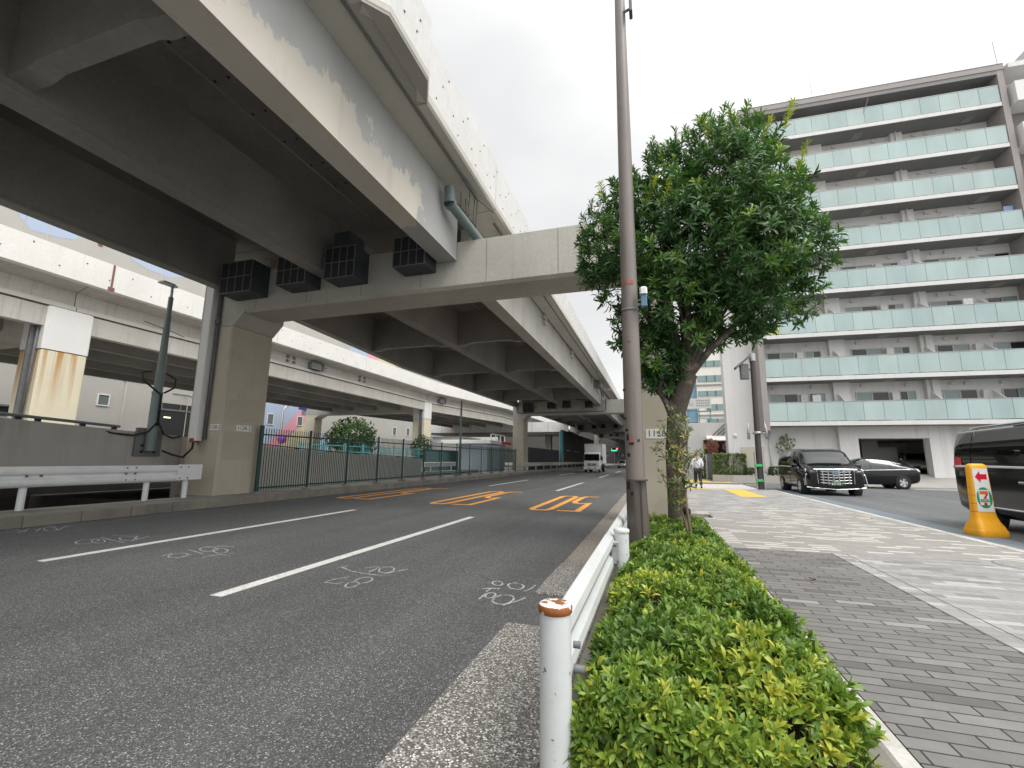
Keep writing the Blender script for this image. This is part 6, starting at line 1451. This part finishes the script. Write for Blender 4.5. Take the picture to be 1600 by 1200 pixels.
m = MB(); m.tube([(-.7,3.42,1.3),(-.1,3.41,1.36)], .012, 5); m.tube([(.1,3.42,1.3),(.7,3.41,1.36)], .012, 5); obj('wiper', m, MT['black'], **kw)
for s_ in (-1,1):
    m = MB(); m.sheet([(s_*.957,2.1,1.35),(s_*.957,2.95,1.35),(s_*.925,2.85,1.95),(s_*.925,2.1,1.95)]); m.xf(Matrix.Translation((s_*.012,0,0))); obj('window', m, MT['cglass'], **kw)
    m = MB(); m.cbox(s_*1.12-.09,3.1,1.35,s_*1.12+.09,3.2,1.75,.03); m.tube([(s_*.92,3.1,1.75),(s_*1.12,3.15,1.72)], .015, 5); obj('mirror', m, MT['black'], **kw)
    m = MB(); m.cbox(s_*.72-.15,3.44,.66,s_*.72+.15,3.5,.83,.03); obj('headlight', m, MT['clear_lamp'], **kw)
    for y_,w_ in ((2.55,.2),(-1.75,.34)): wheel(TK, s_*.78, y_, .38, w_, s_)
    m = MB(); m.cbox(s_*.9-.06,2.15,.5,s_*.9+.06,2.98,.82,.03); obj('wheel_guard', m, MT['black'], **kw)
m = MB(); m.cbox(-.93,3.42,.36,.93,3.54,.6,.03); obj('bumper', m, MT['trk'], **kw)
m = MB(); m.box(-.5,3.462,.86,-.04,3.475,.98); m.box(.04,3.462,.86,.5,3.475,.98); m.box(-.5,3.462,.7,.5,3.475,.78); m.box(-.48,3.541,.46,-.2,3.55,.54); m.box(.2,3.541,.46,.48,3.55,.54); obj('grille', m, MT['dark'], **kw)
m = MB(); m.box(-.18,3.545,.42,.18,3.56,.58); obj('number_plate', m, flat('plate_cream',(.55,.55,.5),.5), **kw)
m = MB(); m.box(-.8,-2.8,.55,.8,2.4,.9); obj('chassis', m, MT['black'], **kw)
# a lorry farther back on the right and the hanging signals ------------------
LR = thing('lorry', 'dim grey lorry far back in the dark road beside the light pole', 'truck', (-2.9,104,0), math.pi); kw = dict(parent=LR, local=True)
m = MB(); m.cbox(-1.1,-6,.9,1.1,.5,3.1,.04); obj('cargo_box', m, MT['trk'], **kw)
m = MB(); m.cbox(-1.05,.6,.5,1.05,2.4,2.6,.1); obj('cab', m, MT['trk'], **kw)
m = MB(); m.box(-.9,2.39,1.45,.9,2.42,2.35); obj('windscreen', m, MT['cglass'], **kw)
for s_ in (-1,1):
    for y_ in (1.6,-4.): wheel(LR, s_*.85, y_, .45, .26, s_)
TS = thing('traffic_signal', 'traffic signal showing red, hanging in the dark beyond the white truck', 'traffic light', (-8.5,128,0))
m = MB(); m.tube([(-12.9,125.2,0),(-12.9,125.2,5.0),(-12.7,125.2,5.1),(-9.0,125.2,5.1)], .1, 8); m.tube([(-9.9,125.1,4.75),(-9.9,125.1,5.1)], .05, 6); obj('mast', m, MT['steel'], TS)
m = MB(); m.cbox(-10.75,124.8,4.2,-9.1,125.15,4.8,.1); hd = obj('signal_head', m, MT['plate_grey'], TS)
for k,x in enumerate((-10.4,-9.9,-9.42)):
    m = MB(); m.lathe([(.001,-.03),(.2,-.02),(.21,.05)], 16, 0, 'y', (x,124.78,4.5)); obj('lens', m, flat('signal_red',(.6,.02,.02),.4,emit=(1,.05,.04),es=9.) if k == 2 else MT['dark'], parent=hd)
GS = thing('guide_sign', 'small lit green guide sign left of the red signal', 'road sign', (-9.8,126,0))
m = MB(); m.box(-11.,126,3.95,-9.6,126.08,4.6); obj('sign_board', m, flat('lit_green_sign',(.05,.5,.35),.5,emit=(.08,.8,.5),es=1.2), GS)
m = MB(); m.tube([(-10.3,126.12,0),(-10.3,126.12,4.6)], .06, 8); obj('post', m, MT['steel'], GS)
# ------------------------------------------------------------------ man walking away
def skin(name, verts, edges, rad, mat, parent, sub=2, root=0):
    me = bpy.data.meshes.new(name); me.from_pydata(verts, edges, []); o = bpy.data.objects.new(name, me); COL.objects.link(o)
    md = o.modifiers.new('skin','SKIN'); md.use_smooth_shade = True
    if not me.skin_vertices: me.skin_vertices.new()
    for i, r_ in enumerate(rad):
        d = me.skin_vertices[0].data[i]; d.radius = (r_,r_) if isinstance(r_,(int,float)) else r_; d.use_root = (i == root)
    s_ = o.modifiers.new('sub','SUBSURF'); s_.levels = sub; s_.render_levels = sub
    dg = bpy.context.evaluated_depsgraph_get(); me2 = bpy.data.meshes.new_from_object(o.evaluated_get(dg)); bpy.data.objects.remove(o)
    me2.name = name; me2.materials.clear(); me2.materials.append(mat)
    me2.polygons.foreach_set('use_smooth', [True]*len(me2.polygons))
    o = bpy.data.objects.new(name, me2); link(o, parent, True); return o
PR = thing('person', 'man in white shirt and dark trousers walking away across the sidewalk', 'person', (2.12,25.3,.07), 0)
PR.scale = (1.04,1.04,1.04)
skinm = flat('skin', (.45,.27,.19), .5)
J = dict(pel=(0,0,.93),sp=(0,.01,1.12),ch=(0,.02,1.32),nk=(.01,.03,1.48),hd=(.02,.05,1.56),ht=(.03,.06,1.66),
 sl=(-.18,.02,1.41),el=(-.25,-.03,1.13),wl=(-.24,.06,.90),hl=(-.235,.1,.82),sr=(.18,.02,1.41),er=(.25,.0,1.15),wr=(.2,.16,1.0),hr=(.17,.22,.98),
 pl=(-.09,0,.9),kl=(-.1,.1,.5),al=(-.1,.06,.09),fl=(-.11,.2,.04),pr=(.09,0,.9),kr=(.105,.02,.49),ar=(.12,-.2,.14),fr=(.125,-.1,.04))
ks = list(J); ix = {k:i for i,k in enumerate(ks)}
E_ = [('pel','sp'),('sp','ch'),('ch','nk'),('nk','hd'),('hd','ht'),('ch','sl'),('sl','el'),('el','wl'),('wl','hl'),('ch','sr'),('sr','er'),('er','wr'),('wr','hr'),('pel','pl'),('pl','kl'),('kl','al'),('al','fl'),('pel','pr'),('pr','kr'),('kr','ar'),('ar','fr')]
rad = dict(pel=(.13,.1),sp=(.13,.095),ch=(.15,.105),nk=.055,hd=(.075,.09),ht=(.07,.085),sl=.058,el=.043,wl=.03,hl=(.036,.02),sr=.058,er=.043,wr=.03,hr=(.036,.02),pl=.085,kl=.058,al=.042,fl=.035,pr=.085,kr=.058,ar=.042,fr=.035)
V_ = [J[k] for k in ks]; Ee = [(ix[a],ix[b]) for a,b in E_]; Rr_ = [rad[k] for k in ks]
# five fingers on each hand, ears and nose as short chains of the same body
def chain(root, pts, rs):
    p = ix[root]
    for q,r_ in zip(pts,rs): V_.append(q); Rr_.append(r_); Ee.append((p,len(V_)-1)); p = len(V_)-1
for h,d in (('hl',(0,.015,-1)),('hr',(-.3,.8,-.3))):
    b = Vector(J[h]); d = Vector(d).normalized(); sd = Vector((0,1,0)) if h == 'hl' else Vector((.3,.2,1)).normalized()
    for k in range(4):
        o = b+d*.03+sd*(k-1.5)*.018; l_ = (.075,.085,.08,.062)[k]; chain(h, [tuple(o),tuple(o+d*l_*.55),tuple(o+d*l_+Vector((.012,0,0)))], [.009,.008,.007])
    chain(h, [tuple(b+sd*.035),tuple(b+sd*.05+d*.035)], [.01,.008])
for s_ in (-1,1): chain('hd', [(.02+s_*.083,.045,1.585)], [.016])
chain('hd', [(.02,.15,1.575)], [.013])
skin('body', V_, Ee, Rr_, skinm, PR)
def part(name, keys, edges, rr_, mat):
    kk = {k:i for i,k in enumerate(keys)}; return skin(name, [J[k] for k in keys], [(kk[a],kk[b]) for a,b in edges], rr_, mat, PR)
part('shirt', ['pel','sp','ch','nk','sl','el','sr','er','wl','wr'], [('pel','sp'),('sp','ch'),('ch','nk'),('ch','sl'),('sl','el'),('ch','sr'),('sr','er'),('el','wl'),('er','wr')], [(.155,.125),(.16,.12),(.175,.13),.066,.078,.062,.078,.062,.045,.045], pm('white_shirt_cloth',(.66,.68,.74),.8,var=.05,vscale=9.))
part('trousers', ['pel','pl','kl','al','pr','kr','ar'], [('pel','pl'),('pl','kl'),('kl','al'),('pel','pr'),('pr','kr'),('kr','ar')], [(.16,.125),.108,.082,.066,.108,.082,.066], flat('dark_trouser_cloth',(.022,.023,.027),.8))
J['ft'] = (.03,.045,1.685); J['fb'] = (.02,.018,1.6)
part('hair', ['fb','ft'], [('fb','ft')], [(.1,.1),(.098,.108)], flat('black_hair',(.012,.01,.01),.6))
for a_,f_ in (('al','fl'),('ar','fr')):
    p = Vector(J[a_]); q = Vector(J[f_]); h_ = p+Vector((0,-.03,-.05 if a_=='al' else -.03))
    skin('shoe', [tuple(h_),tuple(q),tuple(q+(q-h_).normalized()*.08)], [(0,1),(1,2)], [.045,.045,.035], MT['black'], PR)
m = MB(); m.tube([(-.175,-.02,1.42),(-.1,-.118,1.3),(.05,-.13,1.12),(.15,-.1,.95)], .012, 5); obj('bag_strap', m, flat('bag_strap_dark',(.05,.055,.08),.8), PR, local=True)
# ------------------------------------------------------------------ far end of the road, sky, sun, camera
BK = thing('dark_underpass', 'dark block closing the far end of the road under the highway', 'building', (-7,215,0))
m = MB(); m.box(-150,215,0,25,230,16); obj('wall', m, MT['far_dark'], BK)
for k in range(6):
    m = MB(); m.box(-24+7*k,214.9,3,-20+7*k,214.99,5); obj('window', m, MT['glass'], BK)

SW = thing('side_shade_wall', 'plain dark wall added to shade the right side of the far road behind the big pier', 'building', (1.2,140,0))  # added wall, mostly hidden, keeps daylight out of the far road
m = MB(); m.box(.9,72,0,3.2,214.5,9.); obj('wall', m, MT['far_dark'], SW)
for k in range(12):
    m = MB(); m.box(.86,76+11*k,2.5,.899,80+11*k,4.5); obj('window', m, MT['glass'], SW)  # made-up panes on the added wall
for lab,x,y in (('small round manhole cover on the side road in front of the hatchback',9.9,24.),('round manhole cover on the side road nearest the van with the chrome grille',8.9,20.5),('round manhole cover set in the pale sidewalk at the right picture edge',4.75,8.15)):
    m = MB(); z = .102 if x < 5.3 else .002; m.lathe([(.34,z-.02),(.34,z+.002),(.3,z+.004),(.001,z+.004)], 28, 0, 'z', (x,y,0)); m.lathe([(.26,z+.0045),(.27,z+.0055),(.28,z+.0045)], 28, 0, 'z', (x,y,0))
    tag(obj('manhole_cover', m, pm('worn_iron_cover', (.14,.14,.14) if x > 5.3 else (.3,.295,.285), .6, .2, var=.2, vscale=8.)), lab, 'manhole cover', 'manhole covers')
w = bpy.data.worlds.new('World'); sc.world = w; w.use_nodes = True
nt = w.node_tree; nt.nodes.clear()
EL, AZ = 58., 118.                       # sun height and compass bearing from +Y towards +X
sky = N(nt, 'ShaderNodeTexSky', sky_type='NISHITA', sun_disc=False, sun_elevation=R(EL), sun_rotation=R(AZ), air_density=1.2, dust_density=3.)
b1 = N(nt, 'ShaderNodeBackground'); b1.inputs['Strength'].default_value = .1; nt.links.new(sky.outputs[0], b1.inputs['Color'])
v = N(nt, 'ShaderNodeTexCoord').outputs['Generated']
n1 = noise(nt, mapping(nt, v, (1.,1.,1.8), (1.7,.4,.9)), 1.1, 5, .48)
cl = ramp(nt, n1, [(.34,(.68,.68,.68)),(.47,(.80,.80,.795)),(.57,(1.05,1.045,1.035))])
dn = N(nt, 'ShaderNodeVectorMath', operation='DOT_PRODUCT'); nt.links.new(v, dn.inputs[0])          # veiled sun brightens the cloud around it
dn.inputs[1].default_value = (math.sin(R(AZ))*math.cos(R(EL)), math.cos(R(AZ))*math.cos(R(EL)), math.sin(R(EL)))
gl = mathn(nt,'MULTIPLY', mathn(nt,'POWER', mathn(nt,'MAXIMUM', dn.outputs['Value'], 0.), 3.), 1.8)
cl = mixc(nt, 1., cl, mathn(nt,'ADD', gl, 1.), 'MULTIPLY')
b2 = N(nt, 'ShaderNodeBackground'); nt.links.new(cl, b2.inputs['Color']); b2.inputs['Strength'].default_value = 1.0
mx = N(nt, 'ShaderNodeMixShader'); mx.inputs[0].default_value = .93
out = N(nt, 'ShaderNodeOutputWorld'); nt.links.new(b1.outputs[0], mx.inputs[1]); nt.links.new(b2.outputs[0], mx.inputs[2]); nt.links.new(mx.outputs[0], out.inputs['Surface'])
sl = bpy.data.lights.new('sun', 'SUN'); sl.energy = 1.4; sl.angle = R(25); sl.color = (1,.95,.88)
so = bpy.data.objects.new('sun', sl); COL.objects.link(so)
d = Vector((math.sin(R(AZ))*math.cos(R(EL)), math.cos(R(AZ))*math.cos(R(EL)), math.sin(R(EL))))
so.rotation_euler = d.to_track_quat('Z','Y').to_euler(); so.location = d*60
# camera: 15.75 mm on a 36 mm sensor, eye height 1.45 m
f = 700.; def_n = lambda a: Vector(a).normalized()
Yc = def_n((222,120,f)); Zc = def_n((40,-(40*222+f*f)/120,f)); Xc = Yc.cross(Zc)
rows = [Vector((Xc[i],Yc[i],Zc[i])) for i in range(3)]              # camera x, y(down), z(forward) in the world
cam = bpy.data.cameras.new('camera'); cam.sensor_width = 36.; cam.lens = 36*f/1600; cam.clip_end = 3000; cam.clip_start = .05
co = bpy.data.objects.new('camera', cam); COL.objects.link(co)
M3 = Matrix((rows[0], -rows[1], -rows[2])).transposed()
co.matrix_world = Matrix.Translation((0,0,1.45)) @ M3.to_4x4(); sc.camera = co
sc.view_settings.view_transform = 'Standard'; sc.view_settings.look = 'None'; sc.view_settings.exposure = .35; sc.view_settings.gamma = 1.
sc.cycles.use_denoising = True; sc.cycles.max_bounces = 8; sc.cycles.diffuse_bounces = 4; sc.cycles.glossy_bounces = 3; sc.cycles.transmission_bounces = 4; sc.cycles.sample_clamp_indirect = 6.
